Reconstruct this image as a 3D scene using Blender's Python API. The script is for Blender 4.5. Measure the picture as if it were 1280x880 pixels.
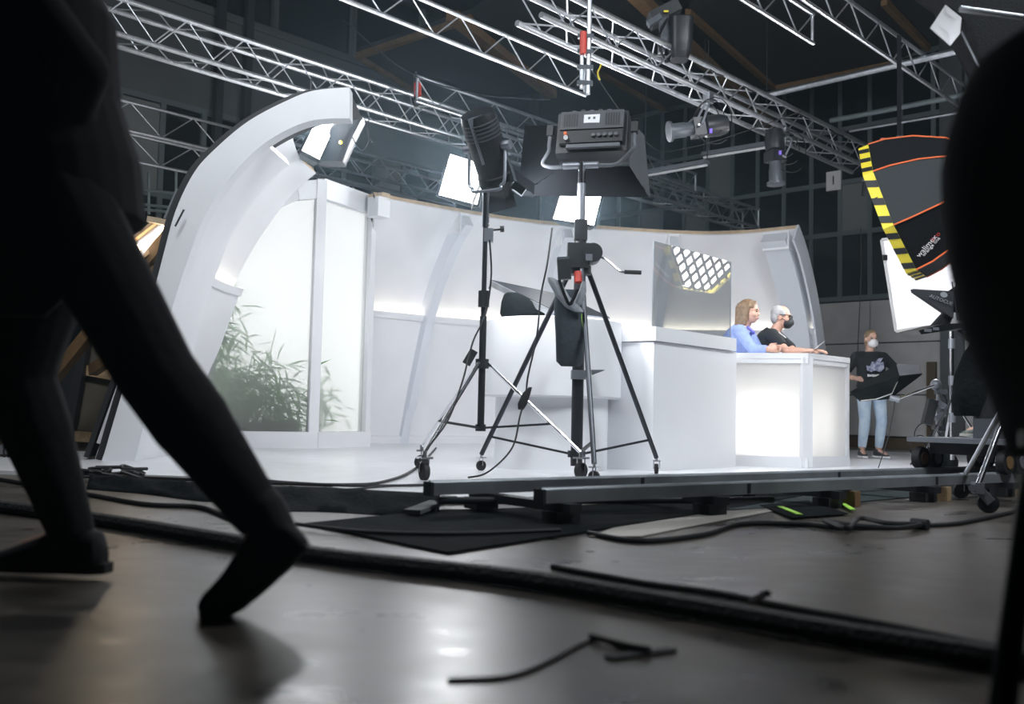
import bpy, bmesh, math, random
from mathutils import Vector as V, Matrix, Quaternion
random.seed(7)
for o in list(bpy.data.objects): bpy.data.objects.remove(o)
SC = bpy.context.scene
COL = SC.collection
PI = math.pi

# ------------------------------------------------------------------ camera
FPX = 1244.0; CH = 0.49; PITCH = math.radians(3.54); ROLL = math.radians(1.3)
CAM = V((0, 0, CH))
_f = V((0, math.cos(PITCH), math.sin(PITCH))); _r0 = V((1, 0, 0)); _u0 = V((0, -math.sin(PITCH), math.cos(PITCH)))
CR = _r0*math.cos(ROLL) + _u0*math.sin(ROLL)
CU = -_r0*math.sin(ROLL) + _u0*math.cos(ROLL)
cam = bpy.data.cameras.new('camera'); camo = bpy.data.objects.new('camera', cam); COL.objects.link(camo)
m = Matrix((( CR.x, CU.x, -_f.x, CAM.x), (CR.y, CU.y, -_f.y, CAM.y), (CR.z, CU.z, -_f.z, CAM.z), (0, 0, 0, 1)))
camo.matrix_world = m
cam.sensor_width = 36; cam.lens = 36*FPX/1280; cam.clip_start = 0.05; cam.clip_end = 200
cam.dof.use_dof = True; cam.dof.focus_distance = 8.6; cam.dof.aperture_fstop = 2.0
SC.camera = camo

# ------------------------------------------------------------------ world, exposure
w = bpy.data.worlds.new('world'); SC.world = w; w.use_nodes = True
w.node_tree.nodes['Background'].inputs[0].default_value = (0.55, 0.68, 0.8, 1)
w.node_tree.nodes['Background'].inputs[1].default_value = 0.03
SC.view_settings.view_transform = 'Standard'; SC.view_settings.look = 'None'
SC.view_settings.gamma = 1; SC.view_settings.use_curve_mapping = False
SC.view_settings.exposure = -0.12
SC.cycles.max_bounces = 6; SC.cycles.transparent_max_bounces = 12

def area_light(name, loc, direction, size, power, color=(1, 1, 1), sizey=None, spread=PI, parent=None, label=None):
    l = bpy.data.lights.new(name, 'AREA'); l.energy = power; l.color = color; l.size = size; l.spread = spread
    if sizey: l.shape = 'RECTANGLE'; l.size_y = sizey
    o = bpy.data.objects.new(name, l); COL.objects.link(o)
    o.location = loc; o.rotation_euler = V(direction).to_track_quat('-Z', 'Y').to_euler()
    return o

# ------------------------------------------------------------------ pixel helpers (frame 1280x880)
def ray(px, py):
    return _f + CR*((px-640)/FPX) + CU*((440-py)/FPX)
def P(px, py, Y):                       # point on the ray at world depth Y
    d = ray(px, py); return CAM + d*(Y/d.y)
def G(px, py, z=0.0):                   # point where the ray meets the level z
    d = ray(px, py); return CAM + d*((z-CH)/d.z)
def VPL(px, py, A, B):                  # point where the ray meets the upright plane through A and B
    d = ray(px, py); n = V((B[1]-A[1], -(B[0]-A[0]), 0)); A = V((A[0], A[1], 0))
    return CAM + d*((A-CAM).dot(n)/d.dot(n))
def px_of(p):
    q = V(p)-CAM; z = q.dot(_f); return (640+FPX*q.dot(CR)/z, 440-FPX*q.dot(CU)/z)
HA = math.atan2(.731, .682); AX = V((math.cos(HA), math.sin(HA), 0)); BX = V((-math.sin(HA), math.cos(HA), 0))
def ab(a, b, z=0.0): return AX*a + BX*b + V((0, 0, z))
def lerp(a, b, t): return a+(b-a)*t

# ------------------------------------------------------------------ materials
MATS = {}
def mat(name, col, rough=.6, metal=0, emit=None, es=0, noise=0, nscale=8, bump=0, bscale=60, spec=.5, coat=0, trans=0, alpha=1, col2=None, sheen=0):
    if name in MATS: return MATS[name]
    m = bpy.data.materials.new(name); m.use_nodes = True; nt = m.node_tree; b = nt.nodes['Principled BSDF']
    b.inputs['Base Color'].default_value = (*col, 1); b.inputs['Roughness'].default_value = rough
    b.inputs['Metallic'].default_value = metal; b.inputs['Specular IOR Level'].default_value = spec
    if coat: b.inputs['Coat Weight'].default_value = coat
    if sheen: b.inputs['Sheen Weight'].default_value = sheen
    if trans: b.inputs['Transmission Weight'].default_value = trans
    if alpha < 1: b.inputs['Alpha'].default_value = alpha
    if emit: b.inputs['Emission Color'].default_value = (*emit, 1); b.inputs['Emission Strength'].default_value = es
    if noise or bump:
        tc = nt.nodes.new('ShaderNodeTexCoord')
    if noise:
        n = nt.nodes.new('ShaderNodeTexNoise'); n.inputs['Scale'].default_value = nscale; n.inputs['Detail'].default_value = 6
        nt.links.new(tc.outputs['Object'], n.inputs['Vector'])
        mx = nt.nodes.new('ShaderNodeMix'); mx.data_type = 'RGBA'
        c2 = col2 if col2 else tuple(max(0, c*(1-noise)) for c in col)
        mx.inputs[6].default_value = (*col, 1); mx.inputs[7].default_value = (*c2, 1)
        cr = nt.nodes.new('ShaderNodeMapRange'); cr.inputs[1].default_value = .35; cr.inputs[2].default_value = .65
        nt.links.new(n.outputs['Fac'], cr.inputs[0]); nt.links.new(cr.outputs[0], mx.inputs[0]); nt.links.new(mx.outputs[2], b.inputs['Base Color'])
    if bump:
        n2 = nt.nodes.new('ShaderNodeTexNoise'); n2.inputs['Scale'].default_value = bscale; n2.inputs['Detail'].default_value = 4
        nt.links.new(tc.outputs['Object'], n2.inputs['Vector'])
        bp = nt.nodes.new('ShaderNodeBump'); bp.inputs['Strength'].default_value = bump; bp.inputs['Distance'].default_value = .02
        nt.links.new(n2.outputs['Fac'], bp.inputs['Height']); nt.links.new(bp.outputs[0], b.inputs['Normal'])
    MATS[name] = m
    return m
def film(name, col, clear, rough=.3, back=.6, refr=0):
    """milky sheet: part clear, part diffusing (front) and translucent (back light), with a faint gloss"""
    m = bpy.data.materials.new(name); m.use_nodes = True; nt = m.node_tree; nt.nodes.clear()
    out = nt.nodes.new('ShaderNodeOutputMaterial'); tr = nt.nodes.new('ShaderNodeBsdfTransparent')
    if refr: tr = nt.nodes.new('ShaderNodeBsdfRefraction'); tr.inputs['Roughness'].default_value = refr; tr.inputs['IOR'].default_value = 1.15
    tl = nt.nodes.new('ShaderNodeBsdfTranslucent'); df = nt.nodes.new('ShaderNodeBsdfDiffuse'); gl = nt.nodes.new('ShaderNodeBsdfGlossy')
    tl.inputs[0].default_value = (*col, 1); df.inputs[0].default_value = (*col, 1); gl.inputs['Roughness'].default_value = rough
    m1 = nt.nodes.new('ShaderNodeMixShader'); m1.inputs[0].default_value = back
    nt.links.new(df.outputs[0], m1.inputs[1]); nt.links.new(tl.outputs[0], m1.inputs[2])
    m2 = nt.nodes.new('ShaderNodeMixShader'); m2.inputs[0].default_value = clear
    nt.links.new(m1.outputs[0], m2.inputs[1]); nt.links.new(tr.outputs[0], m2.inputs[2])
    fr = nt.nodes.new('ShaderNodeFresnel'); fr.inputs[0].default_value = 1.12; m3 = nt.nodes.new('ShaderNodeMixShader')
    nt.links.new(fr.outputs[0], m3.inputs[0]); nt.links.new(m2.outputs[0], m3.inputs[1]); nt.links.new(gl.outputs[0], m3.inputs[2])
    nt.links.new(m3.outputs[0], out.inputs[0]); MATS[name] = m
    return m
WHITE = mat('white_paint', (.80, .81, .84), .45, noise=.04, nscale=3)
WHITE2 = mat('white_desk', (.82, .83, .86), .3, noise=.02, nscale=4)
SETFLOOR = mat('white_vinyl', (.78, .79, .82), .28, noise=.08, nscale=5)
BLACKF = mat('black_fabric', (.010, .011, .013), .9, bump=.3, bscale=120, spec=.15)
BLACKC = mat('black_cloth', (.010, .013, .014), .95, bump=.5, bscale=25, noise=.4, nscale=6, spec=.08)
GREYF = mat('charcoal_fabric', (.028, .034, .038), .85, bump=.35, bscale=14)
BLACKM = mat('black_metal', (.018, .02, .024), .42)
BLACKP = mat('black_plastic', (.02, .022, .025), .5)
DGREY = mat('dark_grey_metal', (.10, .11, .125), .45, .3)
GREYM = mat('grey_metal', (.30, .32, .36), .4, .6)
CHROME = mat('chrome', (.82, .83, .86), .16, 1)
ALU = mat('aluminium', (.80, .82, .86), .44, 1, noise=.15, nscale=20)
ALUD = mat('worn_aluminium', (.58, .61, .65), .42, 1, noise=.2, nscale=12)
RAILM = mat('rail_metal', (.36, .39, .42), .45, .6, noise=.25, nscale=5)
WOOD = mat('pine_wood', (.50, .34, .19), .65, noise=.35, nscale=14)
WOODD = mat('dim_wood', (.19, .11, .045), .7, noise=.3, nscale=9)
PLY = mat('plywood', (.62, .48, .33), .6, noise=.2, nscale=12)
RUBBER = mat('rubber', (.014, .014, .016), .65)
CABLE = mat('black_cable', (.009, .009, .011), .55)
SKIN = mat('skin', (.62, .38, .29), .5, noise=.12, nscale=30)
SKIN2 = mat('skin_rosy', (.64, .37, .28), .5, noise=.15, nscale=25)
RED = mat('red_plastic', (.55, .05, .03), .45)
ORANGE = mat('orange_piping', (.75, .16, .05), .6)
YELLOW = mat('yellow_tape', (.85, .70, .05), .5)
GREENT = mat('neon_tape', (.45, .85, .10), .5)
PURPLE = mat('violet_tape', (.22, .12, .75), .5)
PAPER = mat('white_paper', (.85, .86, .88), .6)
BLUE = mat('blue_knit', (.31, .41, .76), .85, noise=.18, nscale=25)
NAVY = mat('black_shirt', (.014, .018, .022), .85, bump=.3, bscale=20)
DENIM = mat('pale_denim', (.40, .54, .70), .85, noise=.35, nscale=9, col2=(.58, .70, .82))
RIBSHADE = mat('shaded_rib_white', (.68, .71, .77), .45)  # ribs' cooler shade beside the warm-lit wall, put into the white's colour
HAIRB = mat('brown_hair', (.24, .155, .09), .55, noise=.45, nscale=40)
HAIRG = mat('grey_hair', (.42, .42, .43), .55, noise=.2, nscale=50)
HAIRL = mat('blond_hair', (.26, .18, .10), .55, noise=.3, nscale=50)
MASKW = mat('white_mask', (.86, .87, .88), .7)
MASKB = mat('black_mask', (.02, .022, .026), .7)
WALLG = mat('grey_wall_panel', (.60, .60, .60), .7, noise=.12, nscale=3)
WALLD = mat('dark_wall', (.028, .034, .038), .8, noise=.2, nscale=2)
WALLM = mat('grey_plaster', (.11, .122, .13), .8, noise=.12, nscale=1.5)
MULL = mat('steel_mullion', (.15, .18, .19), .5, .2)
DPANE = mat('dark_glass', (.010, .014, .017), .12)
CEIL = mat('dark_ceiling', (.018, .021, .023), .9, bump=.3, bscale=9)
BROWN = mat('brown_skirting', (.11, .075, .04), .7)
GLOW = mat('lamp_diffuser', (1, 1, 1), .5, emit=(.95, .98, 1), es=14)
EMWARM = mat('warm_tube', (1, 1, 1), .5, emit=(1, .80, .55), es=9)
COVE = mat('cove_strip', (1, 1, 1), .5, emit=(1, .90, .70), es=5.0)
OCTA = mat('octabox_diffuser', (1, 1, 1), .5, emit=(.97, .98, 1), es=20)
LENS = mat('lens_glass', (.25, .24, .3), .05, spec=1)

# ------------------------------------------------------------------ mesh collector
class MB:
    def __init__(s): s.v = []; s.f = []
    def add(s, vs, fs):
        k = len(s.v); s.v += [V(v) for v in vs]; s.f += [tuple(i+k for i in f) for f in fs]; return s
    def box(s, c, size, rot=None, taper=None):
        hx, hy, hz = size[0]/2, size[1]/2, size[2]/2
        vs = []
        for z in (-1, 1):
            t = taper if (taper and z > 0) else 1
            for x, y in ((-1, -1), (1, -1), (1, 1), (-1, 1)): vs.append(V((x*hx*t, y*hy*t, z*hz)))
        if rot is not None:
            if isinstance(rot, (int, float)): rot = Matrix.Rotation(rot, 3, 'Z')
            vs = [rot @ v for v in vs]
        c = V(c)
        return s.add([v+c for v in vs], [(3, 2, 1, 0), (4, 5, 6, 7), (0, 1, 5, 4), (1, 2, 6, 5), (2, 3, 7, 6), (3, 0, 4, 7)])
    def bar(s, p0, p1, wd, ht, up=V((0, 0, 1))):            # rectangular bar between two points
        p0 = V(p0); p1 = V(p1); d = p1-p0; L = d.length; d.normalize()
        x = d.cross(up)
        if x.length < 1e-4: x = d.cross(V((0, 1, 0)))
        x.normalize(); y = x.cross(d)
        R = Matrix((x, d, y)).transposed()
        return s.box((p0+p1)/2, (wd, L, ht), R)
    def cyl(s, p0, p1, r0, r1=None, n=10, caps=True):
        p0 = V(p0); p1 = V(p1); r1 = r0 if r1 is None else r1
        d = (p1-p0).normalized(); x = d.orthogonal().normalized(); y = d.cross(x)
        vs = []
        for p, r in ((p0, r0), (p1, r1)):
            for i in range(n):
                a = 2*PI*i/n; vs.append(p + x*(r*math.cos(a)) + y*(r*math.sin(a)))
        fs = [(i, (i+1) % n, n+(i+1) % n, n+i) for i in range(n)]
        if caps: fs += [tuple(range(n-1, -1, -1)), tuple(range(n, 2*n))]
        return s.add(vs, fs)
    def tube(s, pts, r, n=7, closed=False):
        pts = [V(p) for p in pts]; N = len(pts); vs = []; prev = None
        for i, p in enumerate(pts):
            if closed: t = pts[(i+1) % N]-pts[i-1]
            else: t = pts[min(i+1, N-1)]-pts[max(i-1, 0)]
            if t.length < 1e-9: t = V((0, 0, 1))
            t.normalize()
            if prev is None: x = t.orthogonal().normalized()
            else:
                x = prev-t*prev.dot(t)
                x = x.normalized() if x.length > 1e-6 else t.orthogonal().normalized()
            prev = x; y = t.cross(x); rr = r(i/(N-1)) if callable(r) else r
            for k in range(n):
                a = 2*PI*k/n; vs.append(p+x*(rr*math.cos(a))+y*(rr*math.sin(a)))
        fs = []
        for i in range(N if closed else N-1):
            j = (i+1) % N
            for k in range(n): fs.append((i*n+k, i*n+(k+1) % n, j*n+(k+1) % n, j*n+k))
        if not closed: fs += [tuple(range(n-1, -1, -1)), tuple(range((N-1)*n, N*n))]
        return s.add(vs, fs)
    def lathe(s, prof, origin, axis=V((0, 0, 1)), n=24):    # prof: (radius, height along axis)
        axis = V(axis).normalized(); x = axis.orthogonal().normalized(); y = axis.cross(x); o = V(origin); vs = []
        for r, h in prof:
            for i in range(n):
                a = 2*PI*i/n; vs.append(o+axis*h+x*(r*math.cos(a))+y*(r*math.sin(a)))
        fs = []
        for j in range(len(prof)-1):
            for i in range(n): fs.append((j*n+i, j*n+(i+1) % n, (j+1)*n+(i+1) % n, (j+1)*n+i))
        fs += [tuple(range(n-1, -1, -1)), tuple(range((len(prof)-1)*n, len(prof)*n))]
        return s.add(vs, fs)
    def ell(s, c, rx, ry, rz, X=V((1, 0, 0)), Y=V((0, 1, 0)), Z=V((0, 0, 1)), n=14, m=9):
        c = V(c); vs = [c-Z*rz]; fs = []
        for j in range(1, m):
            t = PI*j/m - PI/2
            for i in range(n):
                a = 2*PI*i/n
                vs.append(c+X*(rx*math.cos(t)*math.cos(a))+Y*(ry*math.cos(t)*math.sin(a))+Z*(rz*math.sin(t)))
        vs.append(c+Z*rz); last = len(vs)-1
        for i in range(n): fs.append((0, 1+(i+1) % n, 1+i))
        for j in range(m-2):
            for i in range(n): fs.append((1+j*n+i, 1+j*n+(i+1) % n, 1+(j+1)*n+(i+1) % n, 1+(j+1)*n+i))
        for i in range(n): fs.append((last, 1+(m-2)*n+i, 1+(m-2)*n+(i+1) % n))
        return s.add(vs, fs)
    def caps(s, p0, r0, p1, r1, n=14):
        p0 = V(p0); p1 = V(p1); L = (p1-p0).length
        prof = [(max(r0*math.sin(t), 1e-4), -r0*math.cos(t)) for t in (0.02, .5, 1.0)] + [(r0, 0), ((r0+r1)/2, L/2), (r1, L)] + [(max(r1*math.cos(t), 1e-4), L+r1*math.sin(t)) for t in (.55, 1.05, 1.55)]
        return s.lathe(prof, p0, p1-p0, n)
    def loft(s, rings, n=18, p=2.4):                         # rings: (centre, half-axis vector 1, half-axis vector 2)
        vs = []
        for c, a, b in rings:
            for i in range(n):
                t = 2*PI*i/n; ct, st = math.cos(t), math.sin(t)
                ex = math.copysign(abs(ct)**(2/p), ct); ey = math.copysign(abs(st)**(2/p), st)
                vs.append(V(c)+V(a)*ex+V(b)*ey)
        fs = []; N = len(rings)
        for j in range(N-1):
            for i in range(n): fs.append((j*n+i, j*n+(i+1) % n, (j+1)*n+(i+1) % n, (j+1)*n+i))
        fs += [tuple(range(n-1, -1, -1)), tuple(range((N-1)*n, N*n))]
        return s.add(vs, fs)
    def prism(s, poly, thick):                               # polygon of 3d points, thickened along the vector
        n = len(poly); t = V(thick); vs = [V(p) for p in poly]+[V(p)+t for p in poly]
        return s.add(vs, [tuple(range(n)), tuple(range(2*n-1, n-1, -1))]+[((i+1) % n, i, n+i, n+(i+1) % n) for i in range(n)])
    def grid(s, rows):
        m = len(rows[0]); vs = [p for r in rows for p in r]; fs = []
        for j in range(len(rows)-1):
            for i in range(m-1): fs.append((j*m+i, j*m+i+1, (j+1)*m+i+1, (j+1)*m+i))
        return s.add(vs, fs)
    def sheet(s, rows, rows2):                               # two facing grids closed round the edge
        m = len(rows[0]); k = len(rows); s0 = len(s.v)
        s.grid(rows); n1 = len(s.v)-s0
        vs = [p for r in rows2 for p in r]; b = len(s.v); s.v += [V(v) for v in vs]
        for j in range(k-1):
            for i in range(m-1): s.f.append((b+j*m+i, b+(j+1)*m+i, b+(j+1)*m+i+1, b+j*m+i+1))
        a = s0
        for i in range(m-1):
            s.f.append((a+i+1, a+i, b+i, b+i+1)); q = (k-1)*m
            s.f.append((a+q+i, a+q+i+1, b+q+i+1, b+q+i))
        for j in range(k-1):
            s.f.append((a+j*m, a+(j+1)*m, b+(j+1)*m, b+j*m)); q = m-1
            s.f.append((a+(j+1)*m+q, a+j*m+q, b+j*m+q, b+(j+1)*m+q))
        return s
    def mesh(s, name, mt, off=V((0, 0, 0)), angle=35):
        me = bpy.data.meshes.new(name); me.from_pydata([tuple(v-off) for v in s.v], [], s.f); me.update()
        if mt: me.materials.append(mt)
        bm = bmesh.new(); bm.from_mesh(me); bmesh.ops.recalc_face_normals(bm, faces=bm.faces); bm.to_mesh(me); bm.free()
        me.polygons.foreach_set('use_smooth', [True]*len(me.polygons)); me.set_sharp_from_angle(angle=math.radians(angle))
        return me

def cr(pts, per=8):                                          # smooth path through points
    pts = [V(p) for p in pts]; out = []
    for i in range(len(pts)-1):
        p0 = pts[max(i-1, 0)]; p1 = pts[i]; p2 = pts[i+1]; p3 = pts[min(i+2, len(pts)-1)]
        for k in range(per):
            t = k/per
            out.append(.5*((2*p1)+(p2-p0)*t+(2*p0-5*p1+4*p2-p3)*t*t+(3*p1-p0-3*p2+p3)*t**3))
    out.append(pts[-1]); return out

# ------------------------------------------------------------------ scene objects
def tag(o, label, cat=None, group=None, kind=None):
    if label: o['label'] = label
    if cat: o['category'] = cat
    if group: o['group'] = group
    if kind: o['kind'] = kind
    return o
class Thing:
    def __init__(s, name, label, cat, loc=(0, 0, 0), group=None, kind=None):
        s.loc = V(loc); s.o = bpy.data.objects.new(name, None); COL.objects.link(s.o); s.o.location = s.loc
        s.o.empty_display_size = .05; tag(s.o, label, cat, group, kind)
    def part(s, name, mb, mt, parent=None, label=None, angle=35, kind=None):
        me = mb if isinstance(mb, bpy.types.Mesh) else mb.mesh(name, mt, s.loc, angle)
        o = bpy.data.objects.new(name, me); COL.objects.link(o); o.parent = parent or s.o
        if label: o['label'] = label
        if kind: o['kind'] = kind
        return o
def solo(name, mb, mt, label, cat, loc=None, group=None, kind=None, angle=35):
    if loc is None:
        n = len(mb.v); loc = sum(mb.v, V((0, 0, 0)))/n; loc.z = min(v.z for v in mb.v)
    loc = V(loc); o = bpy.data.objects.new(name, mb.mesh(name, mt, loc, angle)); COL.objects.link(o); o.location = loc
    return tag(o, label, cat, group, kind)
def struct(name, mb, mt, label=None):
    return solo(name, mb, mt, label or name.replace('_', ' '), None, loc=(0, 0, 0), kind='structure')
def child(name, me, parent, mtx):
    o = bpy.data.objects.new(name, me); COL.objects.link(o); o.parent = parent; o.matrix_basis = mtx; return o
def text_mesh(body, size, mt, align='CENTER', depth=.0015):
    c = bpy.data.curves.new('lettering', 'FONT'); c.body = body; c.size = size; c.align_x = align; c.align_y = 'CENTER'; c.extrude = depth; c.resolution_u = 2
    o = bpy.data.objects.new('lettering', c); COL.objects.link(o); dg = bpy.context.evaluated_depsgraph_get()
    me = bpy.data.meshes.new_from_object(o.evaluated_get(dg)); bpy.data.objects.remove(o); bpy.data.curves.remove(c)
    me.materials.clear(); me.materials.append(mt); return me
def place_text(T, body, size, mt, pos, X, Yv, parent=None, name='lettering'):
    me = text_mesh(body, size, mt); X = V(X).normalized(); Yv = V(Yv); Yv = (Yv-X*Yv.dot(X)).normalized(); Z = X.cross(Yv)
    M = Matrix((X, Yv, Z)).transposed().to_4x4(); M.translation = V(pos)-T.loc
    return child(name, me, parent or T.o, M)
def remesh(mb, voxel, smooth=4, name='body', mt=None, off=V((0, 0, 0)), fac=.6):
    me = mb.mesh(name, mt, off); o = bpy.data.objects.new(name, me); COL.objects.link(o)
    r = o.modifiers.new('r', 'REMESH'); r.mode = 'VOXEL'; r.voxel_size = voxel
    if smooth: sm = o.modifiers.new('s', 'SMOOTH'); sm.factor = fac; sm.iterations = smooth
    dg = bpy.context.evaluated_depsgraph_get(); out = bpy.data.meshes.new_from_object(o.evaluated_get(dg))
    bpy.data.objects.remove(o); bpy.data.meshes.remove(me); out.name = name
    out.materials.clear()
    if mt: out.materials.append(mt)
    out.polygons.foreach_set('use_smooth', [True]*len(out.polygons)); return out
# ================================================================== the hall
AEND, BLEFT = 18.5, 16.5
FLOOR = bpy.data.materials.new('worn_concrete'); FLOOR.use_nodes = True
nt = FLOOR.node_tree; b = nt.nodes['Principled BSDF']; tc = nt.nodes.new('ShaderNodeTexCoord')
def _noise(scale, det, rot=0, stretch=(1, 1, 1)):
    mp = nt.nodes.new('ShaderNodeMapping'); mp.inputs['Scale'].default_value = stretch; mp.inputs['Rotation'].default_value = (0, 0, rot)
    n = nt.nodes.new('ShaderNodeTexNoise'); n.inputs['Scale'].default_value = scale; n.inputs['Detail'].default_value = det
    nt.links.new(tc.outputs['Object'], mp.inputs[0]); nt.links.new(mp.outputs[0], n.inputs['Vector']); return n
n1 = _noise(1.3, 8); n2 = _noise(6, 5, .3, (1, 1.6, 1)); n3 = _noise(60, 3)
rmp = nt.nodes.new('ShaderNodeValToRGB'); e = rmp.color_ramp.elements
e[0].position = .38; e[0].color = (.022, .020, .018, 1); e[1].position = .62; e[1].color = (.115, .10, .085, 1)
mxn = nt.nodes.new('ShaderNodeMix'); mxn.inputs[0].default_value = .4
nt.links.new(n1.outputs['Fac'], mxn.inputs[2]); nt.links.new(n2.outputs['Fac'], mxn.inputs[3]); nt.links.new(mxn.outputs[0], rmp.inputs[0]); nt.links.new(rmp.outputs[0], b.inputs['Base Color'])
rr = nt.nodes.new('ShaderNodeMapRange'); rr.inputs[1].default_value = .3; rr.inputs[2].default_value = .7; rr.inputs[3].default_value = .20; rr.inputs[4].default_value = .46
nt.links.new(mxn.outputs[0], rr.inputs[0]); nt.links.new(rr.outputs[0], b.inputs['Roughness'])
bp = nt.nodes.new('ShaderNodeBump'); bp.inputs['Strength'].default_value = .08; bp.inputs['Distance'].default_value = .012
mx2 = nt.nodes.new('ShaderNodeMix'); mx2.inputs[0].default_value = .25; nt.links.new(n2.outputs['Fac'], mx2.inputs[2]); nt.links.new(n3.outputs['Fac'], mx2.inputs[3])
nt.links.new(mx2.outputs[0], bp.inputs['Height']); nt.links.new(bp.outputs[0], b.inputs['Normal'])
b.inputs['Specular IOR Level'].default_value = .6
A0, B0 = -9, -10
def abox(a0, a1, b0, b1, z0, z1):
    return MB().box(ab((a0+a1)/2, (b0+b1)/2, (z0+z1)/2), (a1-a0, b1-b0, z1-z0), HA)
struct('floor', abox(A0, AEND, B0, BLEFT, -.1, 0), FLOOR, 'worn grey concrete studio floor')
we = struct('wall_end', abox(AEND, AEND+.2, B0, BLEFT, 0, 9.5), WALLD, 'dark end wall of the studio hall')
wl = struct('wall_left', abox(A0, AEND, BLEFT, BLEFT+.2, 0, 9.5), WALLD, 'dark side wall of the studio hall')
struct('wall_rear', abox(A0-.2, A0, B0, BLEFT, 0, 9.5), WALLD, 'dark wall behind the camera')
struct('wall_right', abox(A0, AEND, B0-.2, B0, 0, 9.5), WALLD, 'dark wall at the right of the hall')
struct('ceiling', abox(A0, AEND, B0, BLEFT, 9.5, 9.7), CEIL, 'black hall ceiling')
# end wall: grey panels below, glazed grid above
def wpanel(parent, a0, a1, b0, b1, z0, z1, mt, name='panel'):
    o = bpy.data.objects.new(name, abox(a0, a1, b0, b1, z0, z1).mesh(name, mt)); COL.objects.link(o); o.parent = parent; return o
for j, (z0, z1) in enumerate(((.22, 1.0), (1.0, 1.98), (1.98, 2.80))):
    bb = 3.1
    while bb < 12.5:
        wpanel(we, AEND-.06, AEND, bb+.012, bb+2.388, z0+.012, z1-.012, WALLG); bb += 2.4
struct('baseboard_end', abox(AEND-.09, AEND, B0, BLEFT, 0, .2), BROWN, 'brown skirting along the end wall')
w1 = Thing('window_1', 'dark steel framed glazed grid high on the end wall', None, kind='structure')
zs = [2.86, 4.14, 5.15, 6.2, 7.4]; cols = [5.5+.6*i for i in range(19)]
for z in zs: w1.part('rail', abox(AEND-.10, AEND-.005, cols[0]-.04, cols[-1]+.04, z-.045, z+.045), MULL)
for c in cols: w1.part('mullion', abox(AEND-.085, AEND-.005, c-.04, c+.04, zs[0], zs[-1]), MULL)
lp = mat('pale_pane', (.19, .205, .205), .5)
for r in range(4):
    for i in range(18):
        pale = (r, i) in ((1, 4), (1, 12), (2, 9), (1, 10), (0, 13))
        w1.part('pane', abox(AEND-.05, AEND-.03, cols[i]+.04, cols[i+1]-.04, zs[r]+.045, zs[r+1]-.045), lp if pale else DPANE)
sg = Thing('wall_sign', 'small white number sign on the dark glazed end wall', 'sign', VPL(1042, 226, ab(AEND-.12, 0), ab(AEND-.12, 10)))
sg.part('plate', MB().box(sg.loc, (.02, .30, .38), HA), PAPER)
place_text(sg, '1', .26, BLACKP, sg.loc-AX*.014, -BX, (0, 0, 1))
# side wall: glazed band, grey upper wall
wpanel(wl, 2, AEND-.2, BLEFT-.08, BLEFT, 5.9, 7.7, WALLM)
wpanel(wl, 2, AEND-.2, BLEFT-.12, BLEFT, 7.7, 7.85, WALLM, 'ledge')
w2 = Thing('window_2', 'dark glazed band along the top of the side wall', None, kind='structure')
for i in range(8):
    a = 3+1.9*i
    w2.part('pane', abox(a+.06, a+1.84, BLEFT-.05, BLEFT-.02, 7.9, 9.4), DPANE)
    w2.part('mullion', abox(a-.06, a+.06, BLEFT-.14, BLEFT, 7.85, 9.45), WALLM)
w3 = Thing('window_3', 'dark glazed grid low on the side wall behind the portal', None, kind='structure')
for i in range(17):
    a = 1.2+.8*i
    w3.part('mullion', abox(a-.05, a+.05, BLEFT-.1, BLEFT, 1.2, 5.9), MULL)
    for z0, z1 in ((1.25, 2.6), (2.6, 4.2), (4.2, 5.85)):
        w3.part('pane', abox(a+.05, a+.75, BLEFT-.05, BLEFT-.02, z0+.04, z1-.04), lp if (i*3+int(z0)) % 7 == 0 else DPANE)
for z in (1.22, 2.6, 4.2, 5.88): w3.part('rail', abox(1.15, 14.05, BLEFT-.09, BLEFT-.01, z-.05, z+.05), MULL)
for i, px in enumerate((276, 311)):                        # steel posts up the side wall
    p = VPL(px, 40, ab(0, BLEFT-.3), ab(10, BLEFT-.3))
    solo('steel_post', MB().box((p.x, p.y, 4.7), (.14, .14, 9.4), HA), WALLD, ['thin dark steel post on side wall nearer the truss end', 'dark steel post on side wall beside the high windows'][i], 'post', group='posts on side wall')
# hung ceiling clouds with timber edging
def cloud(name, label, pts, edges, z=6.6):
    T = Thing(name, label, 'ceiling panel', V((sum(p.x for p in pts)/len(pts), sum(p.y for p in pts)/len(pts), z)), group='hung black ceiling panels')
    T.part('board', MB().prism(pts, (0, 0, .12)), CEIL)
    for i, j in edges: T.part('edging', MB().bar(pts[i]-V((0, 0, .03)), pts[j]-V((0, 0, .03)), .09, .1), WOODD)
Z = 6.6
c1 = [G(447, 68, Z), G(590, 20, Z), G(700, -60, Z), G(860, 30, Z), G(690, 115, Z), G(545, 128, Z)]
cloud('ceiling_panel', 'black hung ceiling panel with thin timber edge above the left lamps', c1, ((0, 1), (0, 5)))
c2 = [G(620, 14, Z+.3), G(700, -90, Z+.3), G(856, 8, Z+.3), G(970, 108, Z+.3), G(830, 135, Z+.3)]
cloud('ceiling_panel', 'black hung ceiling panel behind the moving head lamp', c2, ((0, 4), (0, 1)), Z+.3)
c3 = [G(860, 12, Z), G(930, -150, Z), G(1105, 0, Z), G(1160, 58, Z), G(1120, 76, Z), G(968, 108, Z)]
cloud('ceiling_panel', 'black hung ceiling panel with timber corner above the truss end', c3, ((0, 5), (5, 4), (2, 3)))
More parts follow.
